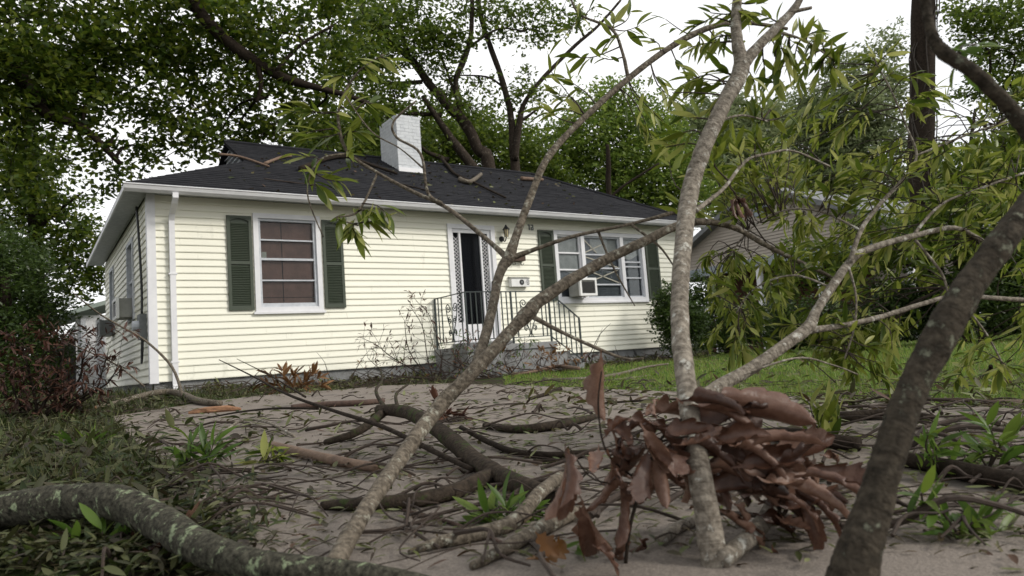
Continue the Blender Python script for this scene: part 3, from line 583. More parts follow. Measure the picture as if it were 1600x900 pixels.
# ------------------------------------------------------------------ foliage tools
def lance_leaf(name, m, wid=.11, droop=.18, fold=.35, twist=0):
    n = 7; v = []; f = []
    for i in range(n):
        s = i / (n - 1); w = wid * max(.03 if i == 0 else .0, math.sin(math.pi * min(1, s ** .85)) ** .8 if 0 < s < 1 else .02); z = -droop * s * s; a = twist * s
        for k in (-1, 0, 1): v.append((s, k * w * math.cos(a), z + abs(k) * w * fold + k * w * math.sin(a)))
    for i in range(n - 1):
        for k in (0, 1): a = i * 3 + k; f.append((a, a + 1, a + 4, a + 3))
    me = bpy.data.meshes.new(name); me.from_pydata(v, [], f); me.polygons.foreach_set('use_smooth', [True] * len(f)); me.materials.append(m); return me
def oak_leaf(name, m, curl, bend, seed):
    r = random.Random(seed); out = [(0, .012), (.10, .018), (.16, .05), (.20, .13), (.25, .21), (.30, .20), (.35, .15), (.40, .17), (.46, .29), (.51, .31), (.56, .24), (.61, .17), (.66, .19), (.71, .26), (.76, .23), (.81, .14), (.86, .13), (.91, .11), (1, .004)]
    v = []; f = []; K = 4
    wl = [[max(.008, w * r.uniform(.9, 1.1)) for x, w in out] for s in (0, 1)]
    for i, (x, w) in enumerate(out):
        for j in range(-K, K + 1):
            ww = wl[0 if j < 0 else 1][i] * abs(j) / K; y = ww * (1 if j > 0 else -1)
            xx = x + (.09 * abs(j) / K if w > .22 else .03 * abs(j) / K); c = curl * (1 + .5 * math.sin(3 * x + seed)); R = 1 / max(.01, c)
            yy, zz = R * math.sin(y / R), R * (1 - math.cos(y / R)); zz += (.035 * math.sin(7 * x + 3 * y + seed) + .008 * math.sin(23 * x - 9 * y + 2 * seed)) * abs(j) / K
            B = bend * x; v.append((math.sin(B) / bend if bend else xx, yy, zz * math.cos(B) - (1 - math.cos(B)) / bend if bend else zz))
            v[-1] = (v[-1][0] + (xx - x), v[-1][1], v[-1][2])
    n = 2 * K + 1
    for i in range(len(out) - 1):
        for j in range(n - 1): a = i * n + j; f.append((a, a + 1, a + 1 + n, a + n))
    me = bpy.data.meshes.new(name); me.from_pydata(v, [], f); me.polygons.foreach_set('use_smooth', [True] * len(f)); me.materials.append(m); return me
def lset(nm, m): return [lance_leaf(nm, m, .12, .10, .3), lance_leaf(nm, m, .10, .25, .5, .5), lance_leaf(nm, m, .13, -.06, .25, -.4), lance_leaf(nm, m, .095, .36, .4, .9)]
LG, LR, LF_, LU = lset('leaf', M['leaf']), lset('dead_leaf', M['red']), lset('fresh_leaf', M['fresh']), lset('rust_leaf', M['rust'])
OAK = [oak_leaf('oak_leaf', M['brown'], c, b_, i) for i, (c, b_) in enumerate(((9., .9), (12., 1.3), (7.5, -.9), (14., .6), (10, -.7), (11, 1.2)))]
OAKA = [oak_leaf('oak_leaf', M['amberleaf'], 2.2, .6, 9)]
def orient(p, d, up, L):
    d = Vector(d).normalized(); y = Vector(up).cross(d)
    if y.length < 1e-3: y = d.orthogonal()
    y.normalize(); z = d.cross(y); return Matrix(((d.x * L, y.x * L, z.x * L, p.x), (d.y * L, y.y * L, z.y * L, p.y), (d.z * L, y.z * L, z.z * L, p.z), (0, 0, 0, 1)))
def rv(): return Vector(rng.normal(size=3)).normalized()
def put_leaf(parent, me, mw, name='leaf'):
    o = bpy.data.objects.new(name, me); col.objects.link(o); o.parent = parent; o.matrix_local = Matrix.Translation(-ORG[parent]) @ mw; return o
class Leafer:
    """hangs leaves on a thing: the first 300 as parts, any others joined."""
    def __init__(s, parent, meshes, cap=300): s.p = parent; s.me = meshes; s.n = 0; s.cap = cap; s.v = []; s.f = []
    def leaf(s, mw):
        me = random.choice(s.me)
        if s.n < s.cap: put_leaf(s.p, me, mw)
        else:
            n = len(s.v); s.v += [tuple(mw @ v.co) for v in me.vertices]; s.f += [tuple(i + n for i in p.vertices) for p in me.polygons]
        s.n += 1
    def sprig(s, tip, d, n, L, spread=.75, back=.06, droop=.25):
        d = Vector(d).normalized()
        for k in range(n):
            w = rv(); w = (w - d * w.dot(d)).normalized(); u = k / max(1, n - 1)
            dd = (d * (1.1 - .5 * u) + w * spread * random.uniform(.5, 1.25) + Vector((0, 0, -droop * random.random()))).normalized()
            s.leaf(orient(Vector(tip) - d * back * u * random.uniform(.7, 1.3) + rv() * .004, dd, (Vector((0, 0, 1)) + .7 * rv()).normalized(), L * random.uniform(.65, 1.15)))
    def done(s, m):
        if s.v: mb = MB(); mb.v = s.v; mb.f = s.f; props(mb.build('foliage', m, s.p, True, fix=False), kind='stuff')
def stem_pts(P): return [(at(x, y, d), w * d / F / 2 * (.82 if d < 3 else 1)) for x, y, d, w in P]
def branch(name, label, cat, stems, m, base=None, group=None, n=10, rough=.08, part='stem', sub=6):
    S_ = [stem_pts(P) for P in stems]; t = root(name, base or S_[0][0][0], label, cat, group)
    for i, P in enumerate(S_): MB().tube(P, n if P[0][1] > .006 else 6, sub, rough).build(part if i == 0 else 'limb', m, t, True, fix=False)
    return t, S_
def nearest(S_, p):
    best = None
    for P in S_:
        for i in range(len(P) - 1):
            for k in range(5):
                q = P[i][0].lerp(P[i + 1][0], k / 5)
                if best is None or (q - p).length < best[0]: best = ((q - p).length, q)
    return best[1]
def leafy(t, S_, tips, lf, nl=7, L=.095, r=.0022, droop=.25, tm=None):
    for tip in tips:
        p = at(*tip[:3]); q = nearest(S_, p); d = p - q
        if d.length > .55: q = p - (d.normalized() + .4 * rv()).normalized() * random.uniform(.2, .4)
        d = p - q; mid = q.lerp(p, .5) + rv() * d.length * .18 + Vector((0, 0, d.length * .08))
        P = [(q, r * 1.4), (mid, r), (p, r * .6)]
        MB().tube(P, 5, 3).build('twig', tm or M['twig'], t, True, fix=False)
        dd = (p - mid).normalized(); lf.sprig(p, dd, nl + random.randint(-2, 2), L, droop=droop)
        if d.length > .15: lf.sprig(q.lerp(p, .7), (dd + .5 * rv()), nl // 2, L * .9, droop=droop)
# ------------------------------------------------------------------ fallen limbs standing in the foreground
t, s1 = branch('fallen_limb', 'thick lichen covered limb lying across the lower left corner', 'limb',
    [[(-130, 818, 1.9, 76), (0, 798, 1.85, 70), (90, 786, 1.8, 67), (175, 784, 1.72, 65), (245, 814, 1.6, 65), (320, 858, 1.42, 64), (410, 884, 1.31, 56), (520, 895, 1.25, 52), (600, 904, 1.2, 46), (670, 918, 1.17, 42)]], M['barklog'], n=40, rough=.07, sub=26)
t, SA = branch('leaning_limb', 'forked grey limb rising from the lower left log across the front door', 'limb',
    [[(520, 888, 1.27, 44), (560, 815, 1.42, 33), (620, 725, 1.68, 31), (690, 630, 1.95, 30), (738, 580, 2.05, 22), (765, 500, 2.2, 19), (780, 430, 2.3, 18), (795, 402, 2.35, 23), (808, 365, 2.38, 16), (832, 300, 2.45, 14), (858, 243, 2.5, 14), (915, 182, 2.6, 12), (1000, 108, 2.7, 11), (1080, 55, 2.75, 12), (1150, 35, 2.8, 9), (1230, 45, 2.85, 6)],
     [(690, 630, 1.95, 28), (745, 575, 2.0, 27), (800, 515, 2.08, 23), (822, 492, 2.1, 30), (850, 465, 2.12, 24), (930, 415, 2.2, 20), (1000, 380, 2.25, 18), (1075, 348, 2.3, 15), (1141, 354, 2.35, 10), (1198, 384, 2.4, 9), (1255, 412, 2.45, 9), (1310, 437, 2.5, 5)],
     [(793, 404, 2.35, 14), (765, 378, 2.4, 9), (700, 326, 2.5, 8), (640, 297, 2.58, 7), (590, 270, 2.62, 6), (545, 240, 2.66, 7), (530, 200, 2.68, 6), (532, 160, 2.7, 5), (560, 112, 2.72, 4), (600, 85, 2.75, 3)],
     [(797, 404, 2.35, 12), (840, 388, 2.36, 8), (900, 368, 2.38, 7), (985, 350, 2.4, 6), (1060, 330, 2.45, 8), (1110, 318, 2.5, 5)],
     [(828, 493, 2.1, 11), (880, 520, 2.08, 7), (935, 545, 2.05, 7), (975, 560, 2.03, 5), (1005, 560, 2.0, 4)],
     [(690, 318, 2.5, 8), (668, 300, 2.5, 6), (657, 240, 2.5, 5), (620, 215, 2.5, 5), (615, 190, 2.5, 4), (650, 158, 2.5, 4)],
     [(985, 350, 2.4, 6), (1030, 385, 2.38, 5), (1052, 415, 2.36, 3)], [(935, 362, 2.4, 6), (950, 400, 2.38, 5), (970, 440, 2.36, 4), (992, 478, 2.34, 2)],
     [(982, 125, 2.7, 8), (972, 80, 2.72, 6), (955, 45, 2.75, 6), (905, 22, 2.8, 4), (890, -10, 2.8, 4)],
     [(545, 240, 2.66, 5), (500, 250, 2.6, 4), (480, 300, 2.58, 3), (505, 370, 2.55, 3)], [(590, 270, 2.62, 5), (560, 330, 2.58, 4), (525, 340, 2.56, 3), (560, 352, 2.55, 3)],
     [(660, 262, 2.5, 4), (625, 232, 2.52, 3), (580, 205, 2.56, 3), (540, 150, 2.6, 3)]], M['bark'], n=14, rough=.13)
lf = Leafer(t, LG)
leafy(t, SA, [(480, 170, 2.68), (455, 175, 2.68), (520, 120, 2.7), (575, 112, 2.72), (612, 92, 2.75), (545, 165, 2.7), (560, 205, 2.66), (500, 215, 2.64), (490, 265, 2.6), (475, 245, 2.6), (500, 275, 2.6), (545, 235, 2.64), (590, 165, 2.66), (505, 300, 2.58), (530, 283, 2.58), (530, 345, 2.55), (545, 365, 2.55), (605, 335, 2.55), (590, 345, 2.55), (575, 330, 2.56), (560, 375, 2.54), (470, 210, 2.66)], lf, 7, .10)
leafy(t, SA, [(870, 150, 2.62), (890, 172, 2.6), (905, 25, 2.8), (880, 60, 2.75), (930, 10, 2.8), (960, 30, 2.75), (955, 60, 2.75), (1005, 165, 2.7), (1030, 130, 2.7), (1070, 110, 2.75), (1095, 75, 2.76), (1120, 70, 2.76), (1015, 60, 2.75), (1060, 160, 2.7), (985, 20, 2.8), (1000, 40, 2.8), (1040, 30, 2.8), (860, 110, 2.6), (880, 120, 2.62), (850, 170, 2.6), (1035, 190, 2.7), (1020, 220, 2.7), (1045, 250, 2.7), (1000, 200, 2.7), (940, 90, 2.7), (900, 90, 2.7), (1090, 330, 2.45), (1060, 315, 2.45)], lf, 5, .09)
lf.done(M['leafi'])
t, SB = branch('upright_sapling', 'slender grey trunk standing upright and forking near the top edge', 'sapling',
    [[(1126, 945, 1.2, 66), (1114, 860, 1.22, 52), (1097, 760, 1.26, 45), (1080, 660, 1.32, 38), (1070, 580, 1.42, 37), (1062, 500, 1.55, 34), (1066, 400, 1.7, 33), (1078, 300, 1.9, 34), (1100, 230, 1.95, 31), (1132, 160, 2.0, 29), (1158, 108, 2.05, 32), (1152, 65, 2.07, 21), (1150, 20, 2.1, 19), (1156, -25, 2.12, 17)],
     [(1160, 102, 2.05, 26), (1185, 72, 2.06, 19), (1215, 42, 2.08, 17), (1240, 15, 2.1, 15), (1252, -5, 2.1, 12)], [(1232, 20, 2.09, 8), (1268, 12, 2.09, 6)],
     [(1185, 70, 2.06, 7), (1215, 52, 2.1, 5), (1260, 65, 2.15, 4), (1310, 100, 2.2, 3)], [(1120, 190, 1.98, 6), (1160, 180, 2.05, 4), (1200, 190, 2.1, 3)],
     [(1086, 330, 1.9, 10), (1112, 310, 2.0, 8), (1133, 292, 2.05, 7), (1165, 252, 2.15, 6), (1200, 240, 2.2, 5), (1240, 236, 2.25, 4), (1300, 262, 2.3, 4)]], M['barkpale'], n=16)
lf = Leafer(t, LG)
leafy(t, SB, [(1215, 60, 2.1), (1235, 75, 2.12), (1255, 60, 2.15), (1270, 50, 2.15), (1265, 85, 2.18), (1285, 95, 2.2), (1300, 105, 2.2), (1240, 100, 2.15), (1275, 118, 2.2), (1315, 115, 2.22), (1225, 85, 2.1), (1170, 20, 2.1), (1180, 5, 2.1), (1200, 25, 2.1), (1130, 60, 2.1), (1110, 65, 2.1), (1180, 130, 2.1), (1195, 155, 2.1), (1180, 170, 2.1), (1100, 140, 2.1), (1085, 120, 2.1), (1140, 200, 2.05), (1070, 130, 2.1), (1065, 180, 2.05), (1050, 145, 2.1), (1110, 175, 2.05), (1150, 230, 2.1), (1205, 175, 2.15), (1230, 180, 2.15), (1180, 215, 2.15), (1195, 110, 2.12), (1210, 130, 2.15), (1290, 60, 2.2), (1305, 80, 2.2), (1240, 50, 2.15), (1220, 110, 2.15), (1250, 125, 2.2), (1140, 20, 2.1), (1110, 20, 2.1), (1090, 40, 2.1), (1075, 75, 2.1), (1120, 110, 2.05), (1060, 210, 2.0), (1040, 230, 2.0), (1085, 250, 2.0), (1115, 240, 2.05), (1130, 150, 2.1)], lf, 7, .075)
lf.done(M['leafi'])
t, SC = branch('slanting_tree', 'blurred dark thick trunk slanting up across the right foreground', 'tree',
    [[(1322, 960, .92, 125), (1338, 880, .93, 86), (1366, 790, .95, 64), (1392, 700, .97, 58), (1430, 600, 1.0, 57), (1478, 510, 1.02, 64), (1520, 440, 1.04, 54), (1572, 370, 1.06, 52), (1640, 285, 1.1, 50)],
     [(1655, 265, 1.1, 32), (1610, 210, 1.12, 30), (1570, 160, 1.12, 27), (1520, 112, 1.12, 25), (1475, 82, 1.13, 26), (1455, 50, 1.14, 19), (1446, 0, 1.15, 17), (1440, -40, 1.15, 16)]], M['barktrunk'], n=32, rough=.11, sub=18)
lf = Leafer(t, LF_); leafy(t, SC, [(1500, 80, 1.15), (1525, 70, 1.16), (1500, 105, 1.14)], lf, 3, .06)
t, SD = branch('leafy_branch', 'pale forked branch carrying the dense olive leaves at right', 'branch',
    [[(1085, 628, 1.9, 25), (1130, 600, 1.95, 26), (1180, 572, 2.0, 24), (1225, 540, 2.05, 22), (1262, 512, 2.1, 24), (1276, 485, 2.13, 17), (1300, 448, 2.18, 17), (1335, 402, 2.22, 15), (1370, 385, 2.25, 13), (1430, 368, 2.3, 11), (1492, 356, 2.35, 9), (1535, 376, 2.4, 8)],
     [(1266, 516, 2.1, 15), (1320, 508, 2.15, 10), (1380, 494, 2.2, 10), (1440, 475, 2.22, 9), (1490, 463, 2.25, 8), (1560, 466, 2.3, 9), (1640, 472, 2.35, 8)],
     [(1328, 410, 2.2, 10), (1345, 360, 2.25, 9), (1370, 325, 2.3, 8), (1415, 275, 2.35, 7), (1432, 243, 2.4, 5), (1418, 202, 2.4, 4), (1394, 145, 2.4, 3), (1365, 91, 2.4, 3)],
     [(1425, 370, 2.3, 7), (1470, 320, 2.35, 5), (1530, 295, 2.4, 5), (1600, 270, 2.45, 5)], [(1432, 243, 2.4, 5), (1500, 215, 2.45, 4), (1570, 190, 2.5, 4)], [(1430, 375, 2.3, 6), (1470, 425, 2.3, 5), (1480, 455, 2.3, 4)],
     [(1325, 415, 2.2, 6), (1337, 460, 2.2, 4), (1335, 510, 2.2, 4), (1320, 560, 2.2, 3)], [(1130, 597, 1.95, 6), (1240, 560, 2.0, 4), (1300, 570, 2.05, 3), (1340, 585, 2.1, 3)],
     [(1345, 360, 2.25, 5), (1280, 330, 2.3, 4), (1220, 330, 2.35, 4), (1170, 360, 2.4, 3), (1140, 400, 2.4, 3)], [(1300, 450, 2.18, 5), (1240, 430, 2.25, 4), (1180, 450, 2.3, 3), (1150, 490, 2.3, 3)],
     [(1495, 463, 2.25, 6), (1540, 520, 2.25, 4), (1570, 575, 2.25, 3)]], M['barkpale'], n=14)
lf = Leafer(t, LG)
tips = []
def fill(n, x0, x1, y0, y1, d0, d1, test=None):
    k = 0
    while k < n:
        x, y = random.uniform(x0, x1), random.uniform(y0, y1)
        if test and not test(x, y): continue
        tips.append((x, y, random.uniform(d0, d1))); k += 1
fill(80, 1095, 1340, 395, 560, 2.2, 3.1); fill(56, 1130, 1400, 250, 400, 2.2, 3.0, lambda x, y: not (x < 1230 and y > 330 and random.random() < .8)); fill(76, 1330, 1610, 230, 460, 2.2, 3.0); fill(24, 1280, 1400, 500, 600, 2.1, 2.6); fill(16, 1480, 1610, 480, 600, 2.2, 2.8)
fill(8, 1340, 1410, 60, 130, 2.35, 2.5); fill(26, 1430, 1610, 110, 300, 2.3, 2.7); fill(20, 1090, 1220, 225, 330, 2.3, 2.9); fill(22, 1160, 1330, 160, 260, 2.4, 3)
leafy(t, SD, tips, lf, 9, .07, r=.0016); lf.done(M['leafi'])
# dead oak leaves hanging in the wind
ok = root('dead_oak_spray', at(985, 900, 1.25), 'broken twig hung with large curled brown oak leaves before the sapling', 'dead leaves')
for P in ([(975, 905, 1.25, 8), (985, 820, 1.25, 8), (1005, 755, 1.26, 7), (1030, 690, 1.28, 6), (1065, 655, 1.3, 5)], [(1005, 755, 1.26, 5), (950, 710, 1.25, 4), (935, 640, 1.25, 4), (940, 580, 1.25, 3)], [(1030, 690, 1.28, 5), (1120, 680, 1.3, 4), (1200, 720, 1.32, 4), (1280, 760, 1.34, 3)], [(1005, 755, 1.26, 5), (930, 750, 1.24, 3), (890, 700, 1.22, 3)]):
    MB().tube(stem_pts(P), 6, 5, .1).build('twig', M['barkdark'], ok, True, fix=False)
def oak(x0, y0, x1, y1, d, me=None, sc=1.0, tilt=None):
    p, q = at(x0, y0, d), at(x1, y1, d + random.uniform(-.06, .06)); L = (q - p).length * sc * 1.05
    put_leaf(ok, me or random.choice(OAK), orient(p, q - p, tilt or (-FWD * random.uniform(-.4, 1) + UP * random.uniform(.2, 1.2) + .5 * rv()), L))
for a in [(940, 545, 925, 650, 1.25), (882, 690, 905, 800, 1.18), (895, 720, 880, 820, 1.2), (905, 790, 930, 890, 1.2), (955, 720, 985, 790, 1.2), (940, 690, 975, 640, 1.22), (925, 850, 985, 880, 1.2), (885, 700, 900, 800, 1.22), (905, 770, 925, 860, 1.24), (950, 700, 985, 800, 1.22), (965, 740, 1000, 830, 1.24), (1090, 620, 1258, 640, 1.3), (1100, 640, 1240, 655, 1.32), (1060, 625, 1190, 612, 1.3), (1010, 660, 940, 680, 1.25), (1090, 660, 1175, 700, 1.3), (1130, 690, 1215, 690, 1.3), (1280, 710, 1335, 715, 1.33), (1230, 740, 1320, 790, 1.3), (1200, 750, 1300, 740, 1.32), (985, 845, 940, 890, 1.24), (1000, 840, 1018, 870, 1.25), (1205, 850, 1222, 900, 1.25), (1170, 700, 1270, 730, 1.3), (1150, 640, 1255, 615, 1.3), (985, 690, 955, 660, 1.25), (1260, 790, 1310, 850, 1.3), (1250, 770, 1290, 870, 1.28), (1140, 780, 1200, 830, 1.28), (1030, 660, 1000, 610, 1.28), (1180, 760, 1290, 800, 1.3)]:
    oak(*a, me=random.choice((OAK[1], OAK[3], OAK[5])), sc=.92)
for i in range(74):
    u = random.random(); x = 970 + 270 * u + random.uniform(-40, 30); y = 672 + 95 * u + random.gauss(0, 32)
    a = random.gauss(.12, .38) + (0 if x > 1030 else 1.4 * random.choice((0, 1, 1))); L = random.uniform(75, 135); oak(x, y, x + L * math.cos(a), y + L * math.sin(a) * .7, random.uniform(1.2, 1.42))
for a in [(835, 830, 875, 870, 1.2), (850, 880, 900, 835, 1.22), (880, 890, 820, 850, 1.2)]: oak(*a, me=OAKA[0], sc=.8)
oak_top = root('hanging_dead_spray', at(1150, 300, 2.2), 'small tuft of red dead leaves caught before the neighbouring gable', 'dead leaves')
for x, y in ((1140, 335), (1155, 345), (1170, 325), (1160, 355), (1175, 335)): put_leaf(oak_top, OAK[0], orient(at(1150, 305, 2.2), at(x, y, 2.2) - at(1150, 305, 2.2), rv(), .07 + .02 * random.random()))
MB().tube([(at(1150, 303, 2.2), .003), (at(1140, 285, 2.2), .003), (at(1165, 252, 2.17), .002)], 5, 3).build('twig', M['twig'], oak_top, True)
bl = root('ground_oak_leaves', og(225, 890), 'torn tan oak leaves lying beneath the lower left log', 'dead leaves')
for x, y, a in ((190, 868, .3), (215, 880, -.2), (250, 865, .5), (205, 895, .1), (265, 885, -.3)):
    p = og(x, y, .03); put_leaf(bl, OAK[2], orient(p, RIGHT * math.cos(a) + UP * math.sin(a) * .6, UP + .3 * rv(), .13), 'leaf')
# ------------------------------------------------------------------ branches on the ground
def gstick(label, pts, m, name='fallen_branch', n=10, rough=.1, extra=(), cut=None, cat='branch', group=None):
    """pts: pixel x, y, diameter in metres, lift of the axis above the ground"""
    def mk(P): return [(og(x, y, l + dd * .36), dd * .36) for x, y, dd, l in P]
    P = mk(pts); t = root(name, P[0][0], label, cat, group)
    MB().tube(P, n, 5, rough).build('stem', m, t, True, fix=False)
    for e in extra: MB().tube(mk(e), 7, 5, rough).build('limb', m, t, True, fix=False)
    if cut:
        q, r = (P[0] if cut == 'a' else P[-1]); d = ((P[0][0] - P[1][0]) if cut == 'a' else (P[-1][0] - P[-2][0])).normalized()
        MB().tube([(q, r * .98), (q + d * r * .35, r * .75), (q + d * r * .8, r * .2)], 8, 1, .5).build('torn_end', M['cut'], t, fix=False)
    return t, P
gstick('mossy forked branch arching over the driveway behind the leaning limb', [(595, 695, .07, .11), (640, 702, .085, .10), (690, 725, .085, .06), (740, 752, .085, .01), (775, 772, .08, 0), (830, 800, .07, 0), (890, 815, .06, 0)], M['barkmoss'], n=14,
       extra=([(768, 775, .07, .0), (715, 800, .06, 0), (650, 815, .055, 0), (570, 822, .05, 0), (505, 818, .03, 0)], [(600, 697, .06, .10), (560, 712, .05, .05), (510, 712, .04, .01)], [(604, 680, .035, .10), (590, 660, .03, .16), (600, 640, .025, .2), (596, 625, .018, .28)], [(625, 690, .03, .12), (622, 665, .025, .15), (640, 650, .02, .18)]))
gstick('tan peeled branch lying on the driveway left of the leaning limb', [(425, 716, .06, 0), (490, 734, .055, 0), (545, 745, .05, 0), (592, 754, .045, 0)], M['peeled'])
gstick('long thin dark stem crossing from the house wall to the arching branch', [(345, 640, .012, .45), (395, 652, .018, .30), (450, 680, .022, .2), (520, 700, .024, .14), (600, 722, .026, .1), (680, 748, .026, .05), (740, 766, .022, .02)], M['barkdark'], extra=([(372, 620, .01, .45), (420, 645, .014, .3), (480, 680, .018, .18)], [(315, 672, .014, .04), (380, 678, .016, .1), (440, 690, .018, .14), (500, 695, .018, .14)]))
gstick('curved dark stick right of the arching mossy branch', [(722, 692, .03, .03), (765, 712, .032, .01), (810, 728, .035, 0), (868, 732, .035, 0), (930, 726, .03, 0)], M['barkdark'], extra=([(835, 742, .025, 0), (880, 738, .02, .0), (915, 730, .02, 0)],))
gstick('short mossy log with bent end near the curled leaf', [(758, 678, .035, 0), (800, 688, .05, 0), (850, 686, .06, 0), (900, 674, .05, 0), (938, 662, .035, 0)], M['barkmoss'])
gstick('small cut stub with orange ends at the lawn edge', [(828, 632, .03, 0), (850, 626, .04, 0), (876, 618, .06, 0)], M['barkdark'], cut='b')
gstick('dark brown log across the drive before the house wall', [(455, 646, .06, 0), (500, 643, .07, 0), (560, 640, .07, 0), (600, 636, .06, 0)], M['barkred'])
gstick('torn limb with an orange split end left of the downspout', [(150, 640, .05, 0), (195, 632, .09, 0), (240, 622, .10, .02), (275, 622, .11, .02), (310, 637, .10, 0), (345, 640, .08, 0)], M['bark'], cut='a', extra=([(286, 628, .05, .03), (270, 624, .045, .35), (230, 622, .035, .65), (192, 625, .03, .82), (156, 630, .025, .98), (116, 640, .016, 1.2)], [(226, 622, .03, .12), (184, 625, .025, .38), (142, 630, .02, .55), (100, 640, .012, .7)]))
gstick('dark log on the driveway behind the brown oak leaves', [(1180, 700, .05, 0), (1230, 708, .075, 0), (1280, 716, .075, 0), (1345, 722, .06, 0)], M['barkdark'])
gstick('dark log lying on the drive beside the slanting trunk', [(1270, 672, .04, 0), (1320, 672, .06, 0), (1380, 668, .06, 0), (1460, 672, .04, 0)], M['barkdark'])
gstick('long dark log running off the right edge', [(1380, 740, .05, 0), (1450, 758, .06, 0), (1520, 778, .065, 0), (1620, 800, .06, 0)], M['barkdark'])
gstick('grey lichened log pointing at the amber leaves', [(640, 896, .012, 0), (680, 887, .03, 0), (725, 876, .04, 0), (800, 855, .045, 0), (845, 830, .045, .03), (880, 800, .04, .04)], M['bark'], n=14)
gstick('second grey log low at the bottom edge below the amber leaves', [(740, 925, .02, 0), (790, 898, .035, 0), (840, 870, .045, 0), (905, 835, .045, 0)], M['bark'], n=14)
gstick('pale lichened stick at the foot of the upright sapling', [(1135, 920, .04, 0), (1190, 880, .045, .01), (1225, 845, .04, .04), (1262, 812, .03, .06)], M['barkpale'], n=12)
gstick('short pale stub left of the sapling foot', [(1038, 880, .03, 0), (1062, 862, .032, 0), (1088, 846, .03, 0)], M['barkpale'])
gstick('pale crooked branch lying before the porch steps', [(800, 588, .07, 0), (835, 585, .08, .02), (870, 580, .09, .05), (905, 588, .07, .08)], M['peeled'])
gstick('brown fallen branch across the lawn before the right foundation', [(850, 596, .06, 0), (900, 597, .07, 0), (960, 590, .07, 0), (1005, 580, .05, .03), (1045, 575, .03, .05)], M['bark'], extra=([(930, 600, .04, 0), (970, 595, .04, 0), (1015, 588, .025, 0)],))
gstick('dark branch with upturned tip on the lawn at the right edge', [(1440, 612, .03, 0), (1490, 606, .04, 0), (1530, 598, .05, 0), (1548, 596, .045, .05), (1552, 600, .035, .1)], M['barkdark'], extra=([(1530, 598, .045, 0), (1570, 602, .045, 0), (1620, 606, .04, 0)],))
gstick('reddish log end lying in the grass at far right', [(1525, 638, .06, 0), (1560, 642, .07, 0), (1610, 640, .06, 0)], M['barkred'])
gstick('thin dark stick on the drive under the sapling', [(930, 640, .015, 0), (990, 636, .02, 0), (1040, 634, .02, 0), (1075, 632, .015, 0)], M['barkdark'])
gstick('black thin stick beneath the log in the lower left weeds', [(190, 740, .012, .0), (250, 742, .016, .02), (300, 748, .018, .03), (325, 772, .02, 0)], M['barkdark'], cut='b')
gstick('slender dark twig bent over the pavement below the mossy fork', [(630, 822, .010, 0), (690, 840, .012, .0), (745, 860, .012, 0), (800, 885, .010, 0)], M['barkred'])
gstick('pale grey twig arching left of the tan peeled branch', [(345, 690, .02, 0), (380, 680, .022, .05), (420, 682, .022, .04), (460, 694, .02, 0)], M['barkpale'])
wc = og(335, 650); MB().tube([(wc + Vector((-.19, .1, .01)), .012), (wc + Vector((-.07, .03, .02)), .035), (wc + Vector((.1, -.05, .02)), .03), (wc + Vector((.2, -.11, .01)), .01)], 7, 3, .3).build('wood_slab', M['cut'], fix=False)
props(bpy.data.objects['wood_slab'], 'pale torn slab of fresh wood left of the dark brown log', 'wood')
# twiggy litter nobody could count
tw = MB()
for i in range(400):
    while True:
        x, y = random.uniform(-40, 1640), 604 + 290 * random.random() ** (2.6 if i % 4 else 1.2)
        if y > 600 + max(0, (300 - x) * .12): break
    p = og(x, y); L = random.uniform(.10, .6); a = random.uniform(0, 2 * math.pi) if random.random() < .4 else random.gauss(-.5, .5); d = Vector((math.cos(a), math.sin(a), 0)); P = []; r = random.uniform(.002, .006) if i % 7 else random.uniform(.006, .011)
    for k in range(5):
        q = p + d * L * k / 4 + Vector((-d.y, d.x, 0)) * random.gauss(0, L * .05); q.z = zs(q.x, q.y) + r + random.uniform(0, .02) + (.05 * math.sin(k / 4 * math.pi) * random.random()); P.append((q, r * (1 - .15 * k)))
    tw.tube(P, 6, 4)
    if random.random() < .5:
        k = random.randint(1, 3); e = d.copy(); e.rotate(Matrix.Rotation(random.choice((-.7, .7)), 3, 'Z')); q = P[k][0] + e * L * .4; q.z = zs(q.x, q.y) + r + .01; tw.tube([(P[k][0], r * .7), (q, r * .4)], 4, 1)
for i in range(150):                       # heap along the wall
    x = random.uniform(.3, 4.2) if i % 3 else random.uniform(6.9, 10); p = Vector((x, -.3 - abs(random.gauss(0, .7)), 0)); p.z = zs(p.x, p.y) + random.uniform(.01, .10); L = random.uniform(.25, .9); d = Vector((random.gauss(0, 1), random.gauss(0, .5), random.uniform(-.05, .3))).normalized(); r = random.uniform(.004, .012)
    P = [(p + d * L * k / 3 + rv() * L * .05, r * (1 - .25 * k)) for k in range(4)]; tw.tube([(Vector((q.x, min(q.y, -.04), max(q.z, zs(q.x, q.y) + r))), rr) for q, rr in P], 4, 2)
props(tw.build('twig_litter', M['twig'], None, fix=False), 'thin broken twigs strewn over the driveway and its edges', 'twigs', kind='stuff')
def quads(n, C, L, W, flat=.35, up=0):
    """n leaf shapes at centres C (n,3)"""
    a = rng.normal(size=(n, 3)); a[:, 2] *= flat; a /= np.linalg.norm(a, axis=1)[:, None]
    b_ = rng.normal(size=(n, 3)); b_[:, 2] *= flat; b_ -= a * (a * b_).sum(1)[:, None]; b_ /= np.linalg.norm(b_, axis=1)[:, None]
    l = (L * rng.uniform(.6, 1.3, n))[:, None]; w = (W * rng.uniform(.6, 1.3, n))[:, None]
    V = np.stack([C - a * l / 2, C + b_ * w / 2 - a * l * .08, C + a * l / 2, C - b_ * w / 2 - a * l * .08], 1).reshape(-1, 3)
    return V, np.arange(4 * n).reshape(-1, 4)
